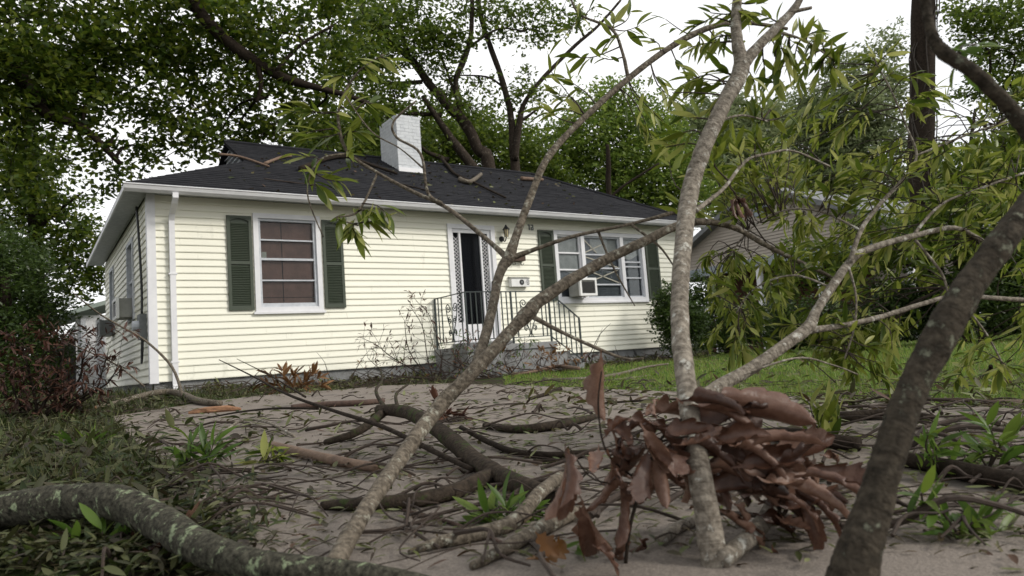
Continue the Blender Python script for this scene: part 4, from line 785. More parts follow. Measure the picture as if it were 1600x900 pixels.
def ground_pts(n, fx, fy, test=None, lift=.012):
    out = []
    while len(out) < n:
        p = og(fx(), fy())
        if depth(p) > 22 or (test and not test(p)): continue
        out.append((p.x + random.gauss(0, .05), p.y + random.gauss(0, .05), 0)); q = out[-1]; out[-1] = (q[0], q[1], zs(q[0], q[1]) + lift * random.random() + .004)
    return np.array(out)
U = random.uniform
def leaf_mass(C, L, meshes, flat, near=False):
    Vs, Qs = [], []; off = 0
    for k, me in enumerate(meshes):
        Ck = C[k::len(meshes)]; n = len(Ck)
        if not n: continue
        v = np.array([tuple(x.co) for x in me.vertices]); q = np.array([tuple(p.vertices) for p in me.polygons])
        a = rng.normal(size=(n, 3)); a[:, 2] *= flat; a /= np.linalg.norm(a, axis=1)[:, None]
        u = rng.normal(size=(n, 3)) * flat + np.array([0, 0, 1.]); y = np.cross(u, a); y /= np.linalg.norm(y, axis=1)[:, None]; z = np.cross(a, y)
        B = np.stack([a, y, z], 1) * (L * rng.uniform(.55, 1.3, n) * (np.clip(np.linalg.norm(Ck - np.array(CAM), axis=1) / 3.2, .5, 1.3) if near else 1))[:, None, None]
        W = np.einsum('vi,nij->nvj', v, B) + Ck[:, None, :]
        Vs.append(W.reshape(-1, 3)); Qs.append((q[None] + (np.arange(n) * len(v))[:, None, None]).reshape(-1, 4) + off); off += n * len(v)
    return np.concatenate(Vs), np.concatenate(Qs)
LN = [lance_leaf('litter_leaf', M['litter'], .15, .12, .3), lance_leaf('litter_leaf', M['litter'], .11, .3, .5, .6), lance_leaf('litter_leaf', M['litter'], .13, -.1, .2, -.4), lance_leaf('litter_leaf', M['litter'], .09, .1, .3)]
C1 = ground_pts(5200, lambda: U(-30, 1630), lambda: 600 + 300 * random.random() ** 1.6); V, Q = leaf_mass(C1, .07, LN, .15, True)
props(np_mesh('leaf_litter', V, Q, M['litter']), 'fallen green and brown leaves scattered over the driveway', 'leaf litter', kind='stuff')
C2 = ground_pts(10500, lambda: U(-60, 420), lambda: U(625, 900), lambda p: not in_poly(p.x, p.y, DRIVE) or random.random() < .06, .05); V, Q = leaf_mass(C2, .075, LN, .35, True)
props(np_mesh('ground_cover', V, Q, M['weed']), 'weeds and fallen foliage covering the ground left of the driveway', 'ground cover', kind='stuff')
C3 = []
while len(C3) < 3200:
    x, y = U(.6, XR), -.1 - abs(random.gauss(0, .5))
    if 4.3 < x < 6.9 and y > -1.15: continue
    if x < 4 or random.random() < .5: C3.append((x, y, zs(x, y) + .16 * random.random() * max(0, 1 + y)))
C4 = [(p.x, p.y, zs(p.x, p.y) + .03) for p in (og(U(820, 1620), U(560, 650)) for k in range(900))]
V, Q = leaf_mass(np.array(C4), .10, LN, .4); props(np_mesh('lawn_litter', V, Q, M['litter']), 'dead leaves and bits scattered on the lawn', 'leaf litter', kind='stuff')
V, Q = leaf_mass(np.array(C3), .12, LN, .5)
props(np_mesh('wall_litter', V, Q, M['litter']), 'drift of dead leaves along the foot of the front wall', 'leaf litter', kind='stuff')
# lawn grass
def grass(name, n, pts, h, w, m, label):
    C = pts; n = len(C); d = np.linalg.norm(C[:, :2] - np.array([CAM.x, CAM.y]), axis=1); sc = np.clip(d / 5, .8, 3.0)[:, None]
    a = rng.uniform(0, 2 * np.pi, n); b_ = np.stack([np.cos(a), np.sin(a), 0 * a], 1); hh = (h * rng.uniform(.4, 1.3, n))[:, None]
    lean = rng.normal(size=(n, 3)) * .5; lean[:, 2] = 1
    V = np.stack([C - b_ * w * sc / 2, C + b_ * w * sc / 2, C + lean * hh], 1).reshape(-1, 3); V[:, 2] -= .004
    props(np_mesh(name, V, np.arange(3 * n).reshape(-1, 3), m), label, 'grass', kind='stuff')
out = []
lawn_test = lambda x, y: not in_poly(x, y, DRIVE) and not (0 < x < XR and y > -.2) and not (4.3 < x < 6.9 and y > -1.2)
while len(out) < 70000:
    dpt = math.exp(U(math.log(2.0), math.log(24))); xx = U(-.02, .80); p = CAM + dpt * (FWD + xx * RIGHT)
    if lawn_test(p.x, p.y) and p.x > 1: out.append((p.x, p.y, zg(p.x, p.y)))
grass('lawn_grass', 0, np.array(out), .055, .006, M['grass'], 'bright green lawn right of the driveway before the house')
out = []
while len(out) < 5500:
    dpt = math.exp(U(math.log(2.6), math.log(11))); xx = U(-.85, -.1); p = CAM + dpt * (FWD + xx * RIGHT)
    if lawn_test(p.x, p.y): out.append((p.x, p.y, zg(p.x, p.y)))
grass('weedy_grass', 0, np.array(out), .11, .008, M['strap'], 'sparse weedy grass left of the driveway')
# ------------------------------------------------------------------ sprigs, shrubs, dead brush
def sprig_thing(label, tips, base, meshes, L, nl=6, name='leaf_sprig', r=.003, droop=.1, tm=None, cat='sprig', spread=.75):
    b0 = og(*base, .005); t = root(name, b0, label, cat); lf = Leafer(t, meshes)
    for x, y, f_ in tips:
        p = at(x, y, depth(b0) * f_); mid = b0.lerp(p, .55) + rv() * .02
        MB().tube([(b0, r), (mid, r * .8), (p, r * .5)], 5, 4).build('twig', tm or M['twig'], t, True, fix=False)
        d = p - mid; lf.sprig(p, d, nl, L, spread, droop=droop); lf.sprig(mid, d + .4 * rv(), nl // 2, L * .9, spread, droop=droop)
    return t
sprig_thing('bright green willow-leaved sprig standing at the lower right edge', [(1545, 665, 1), (1560, 690, .98), (1590, 680, 1), (1530, 700, 1.02)], (1548, 760), LF_, .085, 7)
sprig_thing('green leafy shoots beside the foot of the slanting trunk', [(1470, 690, 1), (1490, 720, 1), (1510, 705, 1.02), (1450, 680, .98), (1475, 740, 1)], (1480, 765), LF_, .085, 7)
sprig_thing('low green shoots in the lower right corner', [(1560, 800, 1), (1545, 830, 1), (1440, 770, 1), (1465, 800, 1), (1480, 830, .98), (1590, 835, 1)], (1500, 870), LF_, .07, 6)
sprig_thing('fresh green sprig lying before the brown oak leaves', [(760, 800, 1), (790, 790, 1), (820, 810, 1), (740, 815, 1), (845, 800, 1.02), (775, 820, 1), (800, 835, .98)], (790, 840), LF_, .09, 7)
sprig_thing('pale green leaves poking from the amber oak leaves', [(905, 870, 1), (925, 860, 1), (940, 880, 1)], (920, 895), LF_, .06, 4)
sprig_thing('olive sprig hanging onto the drive right of the oak leaves', [(1265, 630, 1), (1290, 640, 1), (1310, 650, 1), (1280, 665, 1), (1300, 690, 1), (1325, 690, 1)], (1290, 700), LG, .11, 6)
sprig_thing('green sprig with broad leaves on the left drive edge', [(300, 690, 1), (320, 700, 1), (335, 690, 1), (285, 705, 1), (345, 715, 1), (310, 725, 1), (270, 730, 1), (330, 735, 1)], (310, 745), LF_, .10, 7)
sprig_thing('olive leaf sprig drooping beside the tan peeled branch', [(420, 700, 1), (440, 715, 1), (405, 720, 1), (390, 730, 1), (455, 725, 1)], (425, 735), LG, .10, 5)
sprig_thing('dark green sprig in the weeds at the left edge', [(110, 690, 1), (140, 685, 1), (160, 695, 1), (90, 700, 1)], (125, 705), LF_, .12, 7)
sprig_thing('green leaves scattered under the lower left log', [(120, 845, 1), (160, 830, 1), (200, 835, 1), (90, 860, 1), (240, 830, 1)], (150, 870), LF_, .08, 6)
sprig_thing('brown dead fern-like heap against the house wall below the shuttered window', [(420, 585, 1), (440, 580, 1), (460, 585, 1), (480, 590, 1), (500, 590, 1), (450, 595, 1), (475, 600, 1), (505, 602, 1), (430, 600, 1), (490, 583, 1), (412, 598, 1)], (455, 618), LU, .17, 9, 'dead_brush', tm=M['barkred'], cat='dead leaves')
sprig_thing('thin weed with dark drying leaves against the wall', [(452, 545, 1), (455, 560, 1), (460, 570, 1)], (440, 612), LR, .09, 5, 'dry_weed', cat='weed')
sprig_thing('red leaved sprig on the drive right of the leaning limb', [(680, 625, 1), (690, 640, 1), (672, 648, 1), (700, 650, 1), (715, 652, 1), (735, 655, 1), (690, 660, 1)], (700, 668), LR, .11, 7, 'dead_leaf_sprig', tm=M['barkred'], cat='dead leaves')
def thicket(name, label, cat, base, stems, m, lm, L, nl, group=None, per=2, fm='leafi'):
    b0 = Vector((*base[1:], zg(*base[1:]))) if base[0] == 'w' else og(*base); d0 = depth(b0); t = root(name, b0, label, cat, group); lf = Leafer(t, lm)
    for P in stems:
        pts = [(at(x, y, d0 * f_), r) for x, y, f_, r in P]; pts[0] = (b0 + rv() * .05, pts[0][1]); MB().tube(pts, 6, 4, .08).build('stem', m, t, True, fix=False)
        for k in range(1, len(pts)):
            for j in range(per):
                q = pts[k - 1][0].lerp(pts[k][0], U(.4, 1)); e = q + (rv() + Vector((0, 0, .4))) * U(.12, .3); MB().tube([(q, pts[k][1] * .6), (e, .002)], 4, 2).build('twig', m, t, True, fix=False)
                if nl: lf.sprig(e, e - q, nl, L, .8, droop=.9)
    lf.done(M[fm]); return t
thicket('bare_shrub', 'bare twiggy shrub with a few red leaves left of the porch', 'shrub', ('w', 3.7, -1.3), [[(640, 606, 1, .012), (615, 560, 1, .008), (590, 540, 1, .006), (565, 528, 1, .003)], [(640, 606, 1, .012), (640, 550, 1, .008), (632, 500, 1, .004)], [(645, 606, 1, .012), (668, 560, 1, .008), (660, 510, 1, .006), (640, 478, 1, .003)], [(650, 606, 1, .012), (690, 560, 1, .008), (672, 495, 1, .005), (650, 470, 1, .003)], [(645, 606, 1, .01), (610, 585, 1, .007), (575, 560, 1, .004)], [(660, 606, 1, .01), (720, 570, 1, .007), (745, 540, 1, .004)]], M['twig'], LR, .10, 3, per=6, fm='redi')
thicket('porch_shrub', 'small feathery green shrub growing before the porch landing', 'shrub', ('w', 4.9, -1.55), [[(735, 590, 1, .01), (720, 565, 1, .006), (712, 545, 1, .003)], [(735, 590, 1, .01), (760, 560, 1, .006), (800, 535, 1, .003)], [(740, 590, 1, .01), (790, 555, 1, .006), (830, 530, 1, .003)], [(735, 590, 1, .01), (700, 570, 1, .006), (690, 555, 1, .003)], [(740, 590, 1, .01), (815, 560, 1, .006), (820, 525, 1, .003)]], M['twig'], LF_, .085, 7, per=3)
thicket('storm_brush', 'tangle of bare broken twigs with green and red leaves at the porch corner', 'brush', ('w', 4.3, -2.0), [[(700, 600, 1, .012), (690, 560, 1, .007), (672, 520, 1, .003)], [(700, 600, 1, .012), (730, 565, 1, .007), (770, 540, 1, .003)], [(700, 600, 1, .012), (650, 575, 1, .007), (600, 555, 1, .003)], [(700, 600, 1, .012), (760, 580, 1, .007), (820, 560, 1, .003)], [(700, 600, 1, .012), (770, 590, 1, .007), (850, 575, 1, .003)], [(700, 600, 1, .012), (640, 590, 1, .007), (570, 580, 1, .003)], [(700, 600, 1, .012), (715, 560, 1, .007), (735, 520, 1, .003)]], M['twig'], LF_ + LR + LU, .075, 3, per=6, fm='redi')
thicket('dead_leaf_heap', 'heap of dried brown leaves piled before the porch steps', 'dead leaves', ('w', 6.0, -1.9), [[(820, 590, 1, .012), (800, 575, 1, .008), (785, 565, 1, .004)], [(830, 590, 1, .012), (840, 570, 1, .008), (850, 558, 1, .004)], [(840, 590, 1, .012), (870, 575, 1, .008), (890, 565, 1, .004)], [(850, 590, 1, .012), (890, 580, 1, .008), (920, 575, 1, .004)]], M['barkred'], LU, .11, 6, per=7, fm='redi')
thicket('dead_bush', 'heap of drooping dead red brown leaves at the left edge beside the house', 'dead bush', (60, 652),
        [[(60, 652, 1, .02), (50, 600, 1, .012), (40, 560, 1, .008), (35, 535, 1, .004)], [(60, 652, 1, .02), (90, 590, 1, .012), (100, 540, 1, .008), (98, 515, 1, .004)], [(60, 652, 1, .02), (120, 600, 1, .012), (130, 560, 1, .008), (140, 530, 1, .004)], [(50, 652, 1, .02), (10, 620, 1, .012), (0, 600, 1, .008), (-20, 585, 1, .004)], [(70, 652, 1, .02), (140, 620, 1, .01), (160, 580, 1, .006), (170, 545, 1, .003)], [(70, 652, 1, .02), (90, 620, 1, .01), (60, 580, 1, .006), (70, 545, 1, .003)], [(30, 652, 1, .02), (30, 630, 1, .01), (20, 590, 1, .006), (50, 570, 1, .003)], [(80, 655, 1, .02), (150, 610, 1, .01), (175, 590, 1, .006), (185, 565, 1, .003)], [(50, 655, 1, .02), (0, 640, 1, .01), (-10, 560, 1, .006), (5, 540, 1, .003)], [(80, 655, 1, .02), (115, 640, 1, .01), (135, 610, 1, .006), (120, 580, 1, .003)]], M['barkdark'], LR, .09, 6, per=7, fm='redi')
# ------------------------------------------------------------------ trees
def crown(parent, blobs, n, L, W, m, clump=16, sig=.3, name='crown', flat=.6):
    vol = np.array([b_[3] ** 2.4 for b_ in blobs]); pick = rng.choice(len(blobs), size=max(1, n // clump), p=vol / vol.sum())
    cen = np.array([tuple(at(*b_[:3])) for b_ in blobs]); rad = np.array([b_[3] for b_ in blobs])
    d = rng.normal(size=(len(pick), 3)); d /= np.linalg.norm(d, axis=1)[:, None]
    c = cen[pick] + d * (rad[pick] * rng.uniform(.15, 1.08, len(pick)) ** .6)[:, None]
    dr_ = rng.normal(size=(len(c), 3)); dr_[:, 2] = dr_[:, 2] * .35 - .15; dr_ /= np.linalg.norm(dr_, axis=1)[:, None]
    tt = rng.uniform(-1, 1, len(c) * clump)[:, None]
    C = np.repeat(c, clump, 0) + np.repeat(dr_, clump, 0) * tt * sig * 1.9 + rng.normal(size=(len(c) * clump, 3)) * sig * (.62 - .3 * np.abs(tt)) * np.array([1, 1, .7]); C = C[C[:, 2] > .25]
    V, Q = quads(len(C), C, L, W, flat); return np_mesh(name, V, Q, m, parent)
def tree(name, label, stems, bm, blobs, n, L, W, m, base=None, clump=16, sig=.3, group=None, cat='tree', trunk_n=10):
    S_ = [stem_pts(P) for P in stems]; b0 = base or S_[0][0][0]; t = root(name, b0, label, cat, group)
    for i, P in enumerate(S_): MB().tube(P, trunk_n, 5, .1).build('trunk' if i == 0 else 'limb', bm, t, True, fix=False)
    if blobs: crown(t, blobs, n, L, W, m, clump, sig)
    # fine limbs reaching into the crown
    if blobs and not group:
        tb = MB()
        for b_ in blobs:
            c = at(*b_[:3]); q = nearest(S_, c)
            if (q - c).length < 9: tb.tube([(q, .035), (q.lerp(c, .5) + rv() * .25, .025), (c + rv() * b_[3] * .5, .01)], 5, 4)
            for k in range(3): e = c + rv() * b_[3] * .9; tb.tube([(c + rv() * b_[3] * .2, .016), (c.lerp(e, .5) + rv() * .12, .011), (e, .005)], 4, 2)
        props(tb.build('boughs', bm, t, True, fix=False), kind='stuff')
    return t
def foot(px, d): p = at(px, 560, d); return (p.x, p.y, zg(p.x, p.y))
def down(px, py, d, w):                    # trunk control points from the ground under a pixel up to it
    p = at(px, py, d); g = Vector((p.x, p.y, zg(p.x, p.y) - .1)); v = g - CAM; dd = v.dot(FWD)
    return (800 + F * v.dot(RIGHT) / dd, 450 - F * v.dot(UP) / dd, dd, w)
tree('overhanging_oak', 'dark leafy oak at left reaching its limbs over the roof', [[down(-420, 100, 13, 60), (-420, 100, 13, 52), (-300, -60, 13.5, 45), (-150, -200, 14, 36)], [(-420, 150, 13, 40), (-200, 40, 13.5, 34), (-20, 85, 14, 24), (40, 130, 14.2, 20), (72, 178, 14.4, 16), (130, 200, 14.6, 12), (190, 258, 15, 8)], [(-150, -200, 14, 36), (100, -150, 14.5, 30), (275, -25, 15, 22), (320, 30, 15.2, 20), (375, 80, 15.5, 18), (440, 120, 15.8, 15), (500, 138, 16, 10), (545, 150, 16.2, 8), (610, 175, 16.5, 6)], [(400, 95, 15.6, 9), (408, 130, 15.6, 7), (400, 160, 15.6, 5)], [(430, 112, 15.7, 7), (470, 70, 16, 5), (520, 40, 16.2, 4)]], M['barkdark'],
     [(-60, 60, 14, 2.0), (80, 60, 15, 2.0), (30, 190, 14.5, 1.5), (200, 110, 16, 1.9), (170, 230, 15.3, 1.1), (320, 60, 16, 1.8), (300, 175, 16, 1.5), (250, 240, 16, .9), (430, 60, 16.5, 1.7), (420, 180, 17, 1.3), (510, 40, 17, 1.5), (500, 190, 17.3, 1.1), (100, 0, 15, 1.6), (250, 10, 15.5, 1.5), (110, 140, 15, 1.3), (360, 215, 17, .8), (-20, 130, 14, 1.4)], 32000, .17, .09, M['crown_dark'], clump=44, sig=.30, trunk_n=12)
oak_t = bpy.data.objects['overhanging_oak']
shade_cen = np.array([(-6.5, -7.5, 6.3), (-4.5, -11, 6.8), (-8, -11, 6), (-2.8, -9, 7.8), (-4.5, -5, 7.2), (-7.5, -4.5, 6), (-6, -13, 6.5), (-2.5, -12.5, 7.5)]); pk = rng.integers(0, len(shade_cen), 560)  # extra crown out of view, added overhead to shade the foreground
shade_leaf = np.repeat(shade_cen[pk] + rng.normal(size=(560, 3)) * np.array([1.0, 1.0, .5]), 16, 0) + rng.normal(size=(560 * 16, 3)) * .28
V, Q = quads(len(shade_leaf), shade_leaf, .26, .14, .6); np_mesh('crown', V, Q, M['crown_dark'], oak_t)
oP = stem_pts([(-420, 100, 13, 52)])[0][0]
for e in shade_cen[:5]: MB().tube([(oP, .16), (oP.lerp(Vector(e), .5) + Vector((0, 0, .5)), .09), (Vector(e), .03)], 8, 5, .1).build('limb', M['barkdark'], oak_t, True, fix=False)  # added limbs carrying the unseen shading crown
tree('slender_tree', 'slender tree with a straight trunk behind the shed at far left', [[down(62, 440, 22, 24), (58, 450, 22, 21), (54, 330, 22, 19), (46, 200, 22, 17), (40, 60, 22, 13)], [(56, 360, 22, 8), (90, 330, 22, 5), (130, 300, 22, 3)]], M['barkdark'],
     [(20, 330, 22, 1.2), (95, 345, 22, 1.0), (110, 430, 22, 1.0), (60, 280, 22, 1.3), (20, 250, 22, 1.3), (130, 380, 22, .8), (80, 400, 22, .9), (10, 400, 22, 1.2), (150, 430, 22, .5)], 9500, .21, .10, M['crown_dark'], clump=14, sig=.25)
t = tree('dark_thicket_tree', 'dense dark evergreen mass at the left edge before the shed', [[down(10, 520, 11, 26), (10, 500, 11, 20), (5, 430, 11, 12)]], M['barkdark'], [(-40, 470, 11, 1.1), (20, 470, 11.5, .85), (50, 500, 12, .6), (-30, 560, 10.5, .9), (30, 545, 11, .6), (15, 415, 12, .6), (70, 540, 12, .4), (-60, 400, 11, .9), (90, 570, 12, .35), (40, 590, 11, .5), (-20, 610, 10, .6)], 34000, .085, .035, M['crown_shrub'], clump=18, sig=.16)
tree('broken_oak', 'storm broken multi-stemmed oak rising behind the roof ridge', [[down(765, 300, 21, 21.6), (765, 272, 21, 21.6), (748, 235, 21, 17.3), (728, 195, 21, 17.3), (700, 165, 21, 14.4), (670, 130, 21, 13.0), (640, 90, 21, 11.5), (600, 60, 21, 10.1), (570, 20, 21, 10.1), (555, -30, 21, 9.4)],
     [(745, 268, 20.8, 15.8), (715, 230, 20.8, 14.4), (690, 195, 20.8, 10.1), (660, 150, 20.8, 6.5)], [down(806, 300, 21.5, 15.8), (806, 275, 21.5, 15.1), (802, 230, 21.5, 13.7), (798, 180, 21.5, 10.1), (783, 120, 21.5, 9.4), (765, 70, 21.5, 8.6), (750, 20, 21.5, 7.9), (744, -30, 21.5, 7.2)], [(804, 250, 21.4, 11.5), (812, 190, 21.4, 10.1), (820, 160, 21.4, 7.2), (850, 120, 21.4, 6.5), (900, 70, 21.4, 5.8), (935, 40, 21.4, 4.3), (970, 0, 21.4, 3.6)],
     [(722, 190, 21, 7.9), (712, 130, 21, 7.9), (722, 100, 21, 10.1), (735, 60, 21, 7.9), (738, 0, 21, 6.5)], [(640, 90, 21, 7.2), (625, 40, 21, 6.5), (610, -20, 21, 6.5)], [(660, 128, 21, 7.2), (610, 130, 21, 5.8), (560, 122, 21, 4.3)], [(712, 150, 21, 4.3), (690, 90, 21, 3.6), (665, 40, 21, 3.6)], [(738, 70, 21, 4.3), (780, 45, 21, 2.9), (820, 50, 21, 2.2)], [(600, 60, 21, 5.8), (570, 40, 21, 5.0), (550, 35, 21, 5.0)], [(812, 190, 21.4, 5.8), (830, 178, 21.4, 4.3), (845, 165, 21.4, 2.9)], [(690, 180, 21, 7), (640, 178, 20.8, 5), (600, 185, 20.6, 3)], [(790, 140, 21.5, 4), (760, 120, 21.5, 3), (700, 118, 21.5, 2)], [(700, 250, 20.9, 9), (668, 238, 20.5, 6), (655, 225, 20.3, 4)]], M['barkmid'],
     [(600, 50, 20.5, 1.3), (660, 20, 21, 1.2), (560, 130, 20, 1.2), (610, 160, 20, .9), (700, 60, 21, .8), (770, 10, 21, 1.0), (640, 210, 21, .9), (830, 40, 21.5, .7), (820, 140, 21.5, .8), (740, 165, 21, .6), (880, 25, 21.5, .9), (560, 50, 20.5, 1.2), (690, 110, 21, .6), (590, 220, 20, .9), (540, 190, 19, .9), (700, 150, 22, .6), (745, 130, 22, .4)], 17000, .16, .08, M['crown_mid'], clump=28, sig=.28)
tree('dense_tree', 'dense green tree right behind the chimney', [[down(700, 300, 26, 22), (700, 250, 26, 18), (700, 215, 26, 10)]], M['barkdark'], [(690, 225, 26, 1.5), (760, 235, 26, 1.3), (620, 230, 25, 1.5), (560, 235, 25, 1.3), (820, 245, 27, 1.3), (500, 225, 25, 1.2), (870, 285, 27, .8), (740, 200, 27, .9)], 26000, .18, .095, M['crown_mid'], clump=30, sig=.32)
tree('rounded_tree', 'rounded light green tree beyond the right end of the roof', [[down(960, 330, 29, 20), (960, 300, 29, 16), (965, 230, 29, 9)]], M['barkdark'], [(930, 215, 29, 1.9), (1000, 245, 29, 1.8), (890, 275, 29, 1.2), (975, 175, 29.5, 1.4), (1045, 280, 29, 1.4), (960, 285, 28.5, 1.4), (1030, 200, 30, 1.1), (900, 200, 29.5, .9), (860, 230, 29, 1.0), (840, 270, 29, 1.0), (1070, 310, 29, 1.2), (1000, 320, 29, 1.2), (1060, 240, 30, 1.0)], 30000, .20, .10, M['crown_light'], clump=34, sig=.36)
tree('snag', 'thin dead black stump standing beyond the roof edge', [[down(952, 330, 19, 9), (952, 312, 19, 9), (951, 260, 19, 8), (949, 226, 19, 6)], [(953, 310, 19, 5), (975, 290, 19, 4), (1030, 255, 19, 3)]], M['barkdark'], None, 0, 0, 0, None)
for px, bl, lab in ((1130, [(1100, 230, 38, 2.0), (1160, 240, 38, 2.2), (1130, 290, 38, 2.2), (1190, 300, 38, 2.0), (1140, 180, 39, 1.2), (1180, 190, 39, 1.5), (1090, 180, 39, 1.2)], 'hazy tree beyond the neighbouring gable peak'), (1270, [(1240, 230, 42, 2.0), (1290, 270, 42, 2.4), (1260, 320, 42, 2.2), (1310, 220, 42, 1.4), (1200, 190, 43, 1.2), (1250, 180, 43, 1.5), (1300, 150, 43, 1.3)], 'hazy pale tree between the sapling and the pine'), (1370, [(1350, 170, 40, 1.8), (1380, 230, 40, 2.2), (1340, 290, 40, 2.0), (1400, 130, 41, 1.2), (1420, 310, 39, 2.0), (1370, 340, 39, 1.8), (1330, 110, 41, 1.2), (1390, 70, 41, 1.0), (1310, 190, 41, 1.6)], 'hazy tall tree just left of the pine trunk'), (1520, [(1500, 290, 30, 1.6), (1560, 320, 29, 1.6), (1600, 260, 29, 1.6), (1480, 360, 28, 1.4), (1550, 400, 27, 1.6), (1620, 380, 27, 1.8)], 'leafy tree behind the slanting trunk')):
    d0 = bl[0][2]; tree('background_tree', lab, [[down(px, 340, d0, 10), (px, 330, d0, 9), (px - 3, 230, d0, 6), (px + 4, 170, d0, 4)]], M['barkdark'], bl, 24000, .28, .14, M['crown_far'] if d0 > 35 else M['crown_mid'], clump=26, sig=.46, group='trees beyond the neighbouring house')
pine = tree('pine_tree', 'tall dark pine trunk wrapped in vines at upper right', [[down(1440, 330, 14, 40), (1440, 300, 14, 38), (1441, 150, 14, 36), (1443, -60, 14, 33), (1445, -300, 14.2, 28)]], M['barkdark'], None, 0, 0, 0, None, trunk_n=18)
for k in range(5):
    P = []; ph = U(0, 6)
    for i in range(9):
        y = 330 - i * 50; a = ph + i * U(.4, .9); P.append((at(1440 + i * .4, y, 14) + RIGHT * .245 * math.cos(a) - FWD * .245 * abs(math.sin(a)), .012))
    MB().tube(P, 5, 4).build('vine', M['vine'], pine, True, fix=False)
tree('right_edge_tree', 'fine leaved tree filling the upper right corner', [[down(1760, 300, 15, 34), (1750, 250, 15, 30), (1720, 60, 15, 24), (1690, -60, 15, 18)], [(1735, 150, 15, 10), (1650, 120, 15, 6), (1550, 140, 15, 4), (1510, 150, 15, 3)]], M['barkdark'], [(1560, 50, 15, .9), (1600, 150, 15, .9), (1540, 140, 15, .5), (1610, 230, 15, .8), (1510, 20, 15, .5), (1640, 60, 15, 1.2), (1570, 230, 15, .5)], 12000, .115, .06, M['crown_mid'], clump=28, sig=.2)
tree('understory_tree', 'low spreading green tree at the back of the lawn before the neighbouring house', [[down(1500, 470, 13.2, 16), (1500, 440, 13.2, 13), (1490, 380, 13.2, 8)], [(1500, 430, 13.2, 8), (1560, 380, 13.2, 5)], [(1500, 440, 13.2, 7), (1400, 410, 13.6, 5), (1310, 420, 13.8, 3)]], M['barkdark'],
     [(1450, 375, 13, .65), (1540, 355, 13, .75), (1600, 400, 13, .7), (1380, 400, 13.6, .55), (1300, 420, 13.8, .5), (1500, 320, 13, .5), (1350, 360, 13.6, .4), (1250, 400, 14, .4), (1240, 440, 14, .4)], 11000, .12, .055, M['crown_mid'], clump=24, sig=.17)
def shrub(name, label, blobs, n, m, L=.07, W=.035, sig=.1, stem=True):
    c = at(*blobs[0][:3]); b0 = Vector((c.x, c.y, zg(c.x, c.y))); t = root(name, b0, label, 'shrub')
    tb = MB()
    for k in range(7): e = at(*random.choice(blobs)[:3]) + rv() * blobs[0][3] * .5; tb.tube([(b0 + rv() * .03, .018), (b0.lerp(e, .5) + rv() * .06, .012), (e, .004)], 5, 3)
    tb.build('stems', M['barkdark'], t, True, fix=False); crown(t, blobs, n, L, W, m, 14, sig, 'foliage'); return t
shrub('corner_bush', 'glossy dark green bush at the right corner of the house', [(1050, 495, 14.6, .42), (1045, 465, 14.6, .3), (1060, 530, 14.6, .4), (1035, 480, 14.6, .25), (1075, 500, 14.6, .4)], 9000, M['crown_shrub'], .075, .04, .09)
shrub('porch_side_shrub', 'dark shrub before the neighbouring porch beside the corner bush', [(1130, 505, 17, .7), (1090, 480, 17, .6), (1090, 450, 17, .4), (1170, 510, 17, .6), (1100, 520, 16.5, .5)], 9000, M['crown_shrub'], .09, .045, .14)
shrub('far_hedge_shrub', 'dark shrub mass at the back of the lawn behind the slanting trunk', [(1380, 490, 14, .6), (1430, 470, 14, .6), (1420, 505, 14, .4), (1350, 510, 14, .4)], 11000, M['crown_shrub'], .09, .045, .14)
shrub('right_hedge_shrub', 'dark shrubs closing the lawn at the right edge', [(1520, 460, 13, .7), (1580, 450, 13, .8), (1550, 495, 13, .4), (1620, 480, 13, .7)], 12000, M['crown_shrub'], .09, .045, .14)
shrub('middle_hedge_shrub', 'dark shrub between the neighbouring porch posts and the lawn', [(1230, 510, 16, .6), (1280, 500, 16, .6), (1310, 515, 15.5, .4)], 9000, M['crown_shrub'], .09, .045, .14)
fwn = 16000; xx = rng.uniform(-300, 1900, fwn); dd = rng.uniform(48, 60, fwn); hmax = np.where(xx < 250, 3.0, 6.0) * (.7 + .3 * np.sin(xx * .021) + .12 * np.sin(xx * .083))
FC = np.array([tuple(CAM + float(d) * (FWD + (float(x) - 800) / F * RIGHT)) for x, d in zip(xx, dd)]); FC[:, 2] = .2 + hmax * rng.random(fwn); V, Q = quads(fwn, FC, .75, .45, .7)
props(np_mesh('distant_wood', V, Q, M['crown_far']), 'low far off woods seen under the trees', 'woods', kind='stuff')
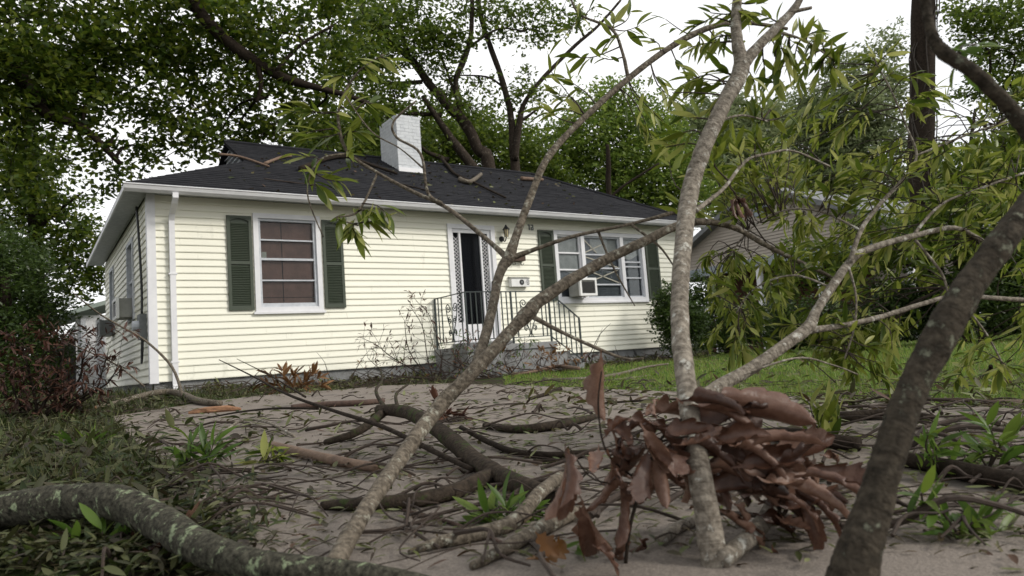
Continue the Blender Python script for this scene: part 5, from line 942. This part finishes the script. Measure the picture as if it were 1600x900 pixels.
# ------------------------------------------------------------------ debris on the roof
def on_roof(px, py, lift=0):
    r = FWD + (px - 800) / F * RIGHT - (py - 450) / F * UP
    n = Vector((0, -k_, 1)); p0 = Vector((0, E0, E1 + .02)); t = (p0 - CAM).dot(n) / r.dot(n); p = CAM + r * t
    return Vector((p.x, p.y, p.z + lift))
for lab, P, m, w in (('pale dead stick lying up against the roof vent', [(342, 243), (375, 247), (420, 262)], 'peeled', .05), ('pale short stick on the roof right of the vent', [(414, 258), (440, 248), (455, 246)], 'peeled', .06), ('dark limb fallen over the ridge left of the chimney', [(470, 268), (510, 252), (545, 248), (570, 258), (620, 275)], 'barkdark', .10),
                     ('dark bent branch on the roof right of the chimney', [(665, 240), (700, 262), (712, 275), (745, 290), (790, 312)], 'barkdark', .08), ('short pale log on the roof right of the chimney', [(718, 284), (735, 288), (752, 276)], 'bark', .11), ('brown log end at the ridge beyond the leaning limb', [(815, 282), (830, 283), (848, 284)], 'peeled', .10), ('small dark stick near the gutter below the chimney', [(610, 285), (640, 292), (680, 302)], 'barkdark', .03),
                     ('thin twig on the left roof slope', [(412, 280), (450, 285), (490, 290)], 'twig', .02)):
    Pp = [(on_roof(x, y, w * .5), w / 2 * (1 - .12 * i)) for i, (x, y) in enumerate(P)]
    # keep it on the slope even where the line of sight leaves the roof
    Pp = [(Vector((p.x, min(p.y, RY + .3), min(p.z, RZ + .25))), r) for p, r in Pp]
    t = root('roof_branch', Pp[0][0], lab, 'branch', 'branches on the roof'); MB().tube(Pp, 8, 5, .12).build('stem', M[m], t, True, fix=False)
rl_ = []
for i in range(240): x = U(1.2, 9.6); y = U(E0, RY - .2) if random.random() < .6 else random.gauss(1.9, .35); x = random.gauss(5.0, 1.2) if random.random() < .35 else x; y = min(max(y, E0), RY - .1); rl_.append((x, y, roof_z(y) + .025)) if EX0 + (y - E0) < x < EX1 - (y - E0) * .7 and not (CX0 - .1 < x < CX1 + .1 and CY0 - .1 < y < CY1 + .1) else None
V, Q = quads(len(rl_), np.array(rl_), .11, .05, .25); props(np_mesh('roof_litter', V, Q, M['litter']), 'dead leaves and bits scattered over the dark roof', 'leaf litter', kind='stuff')
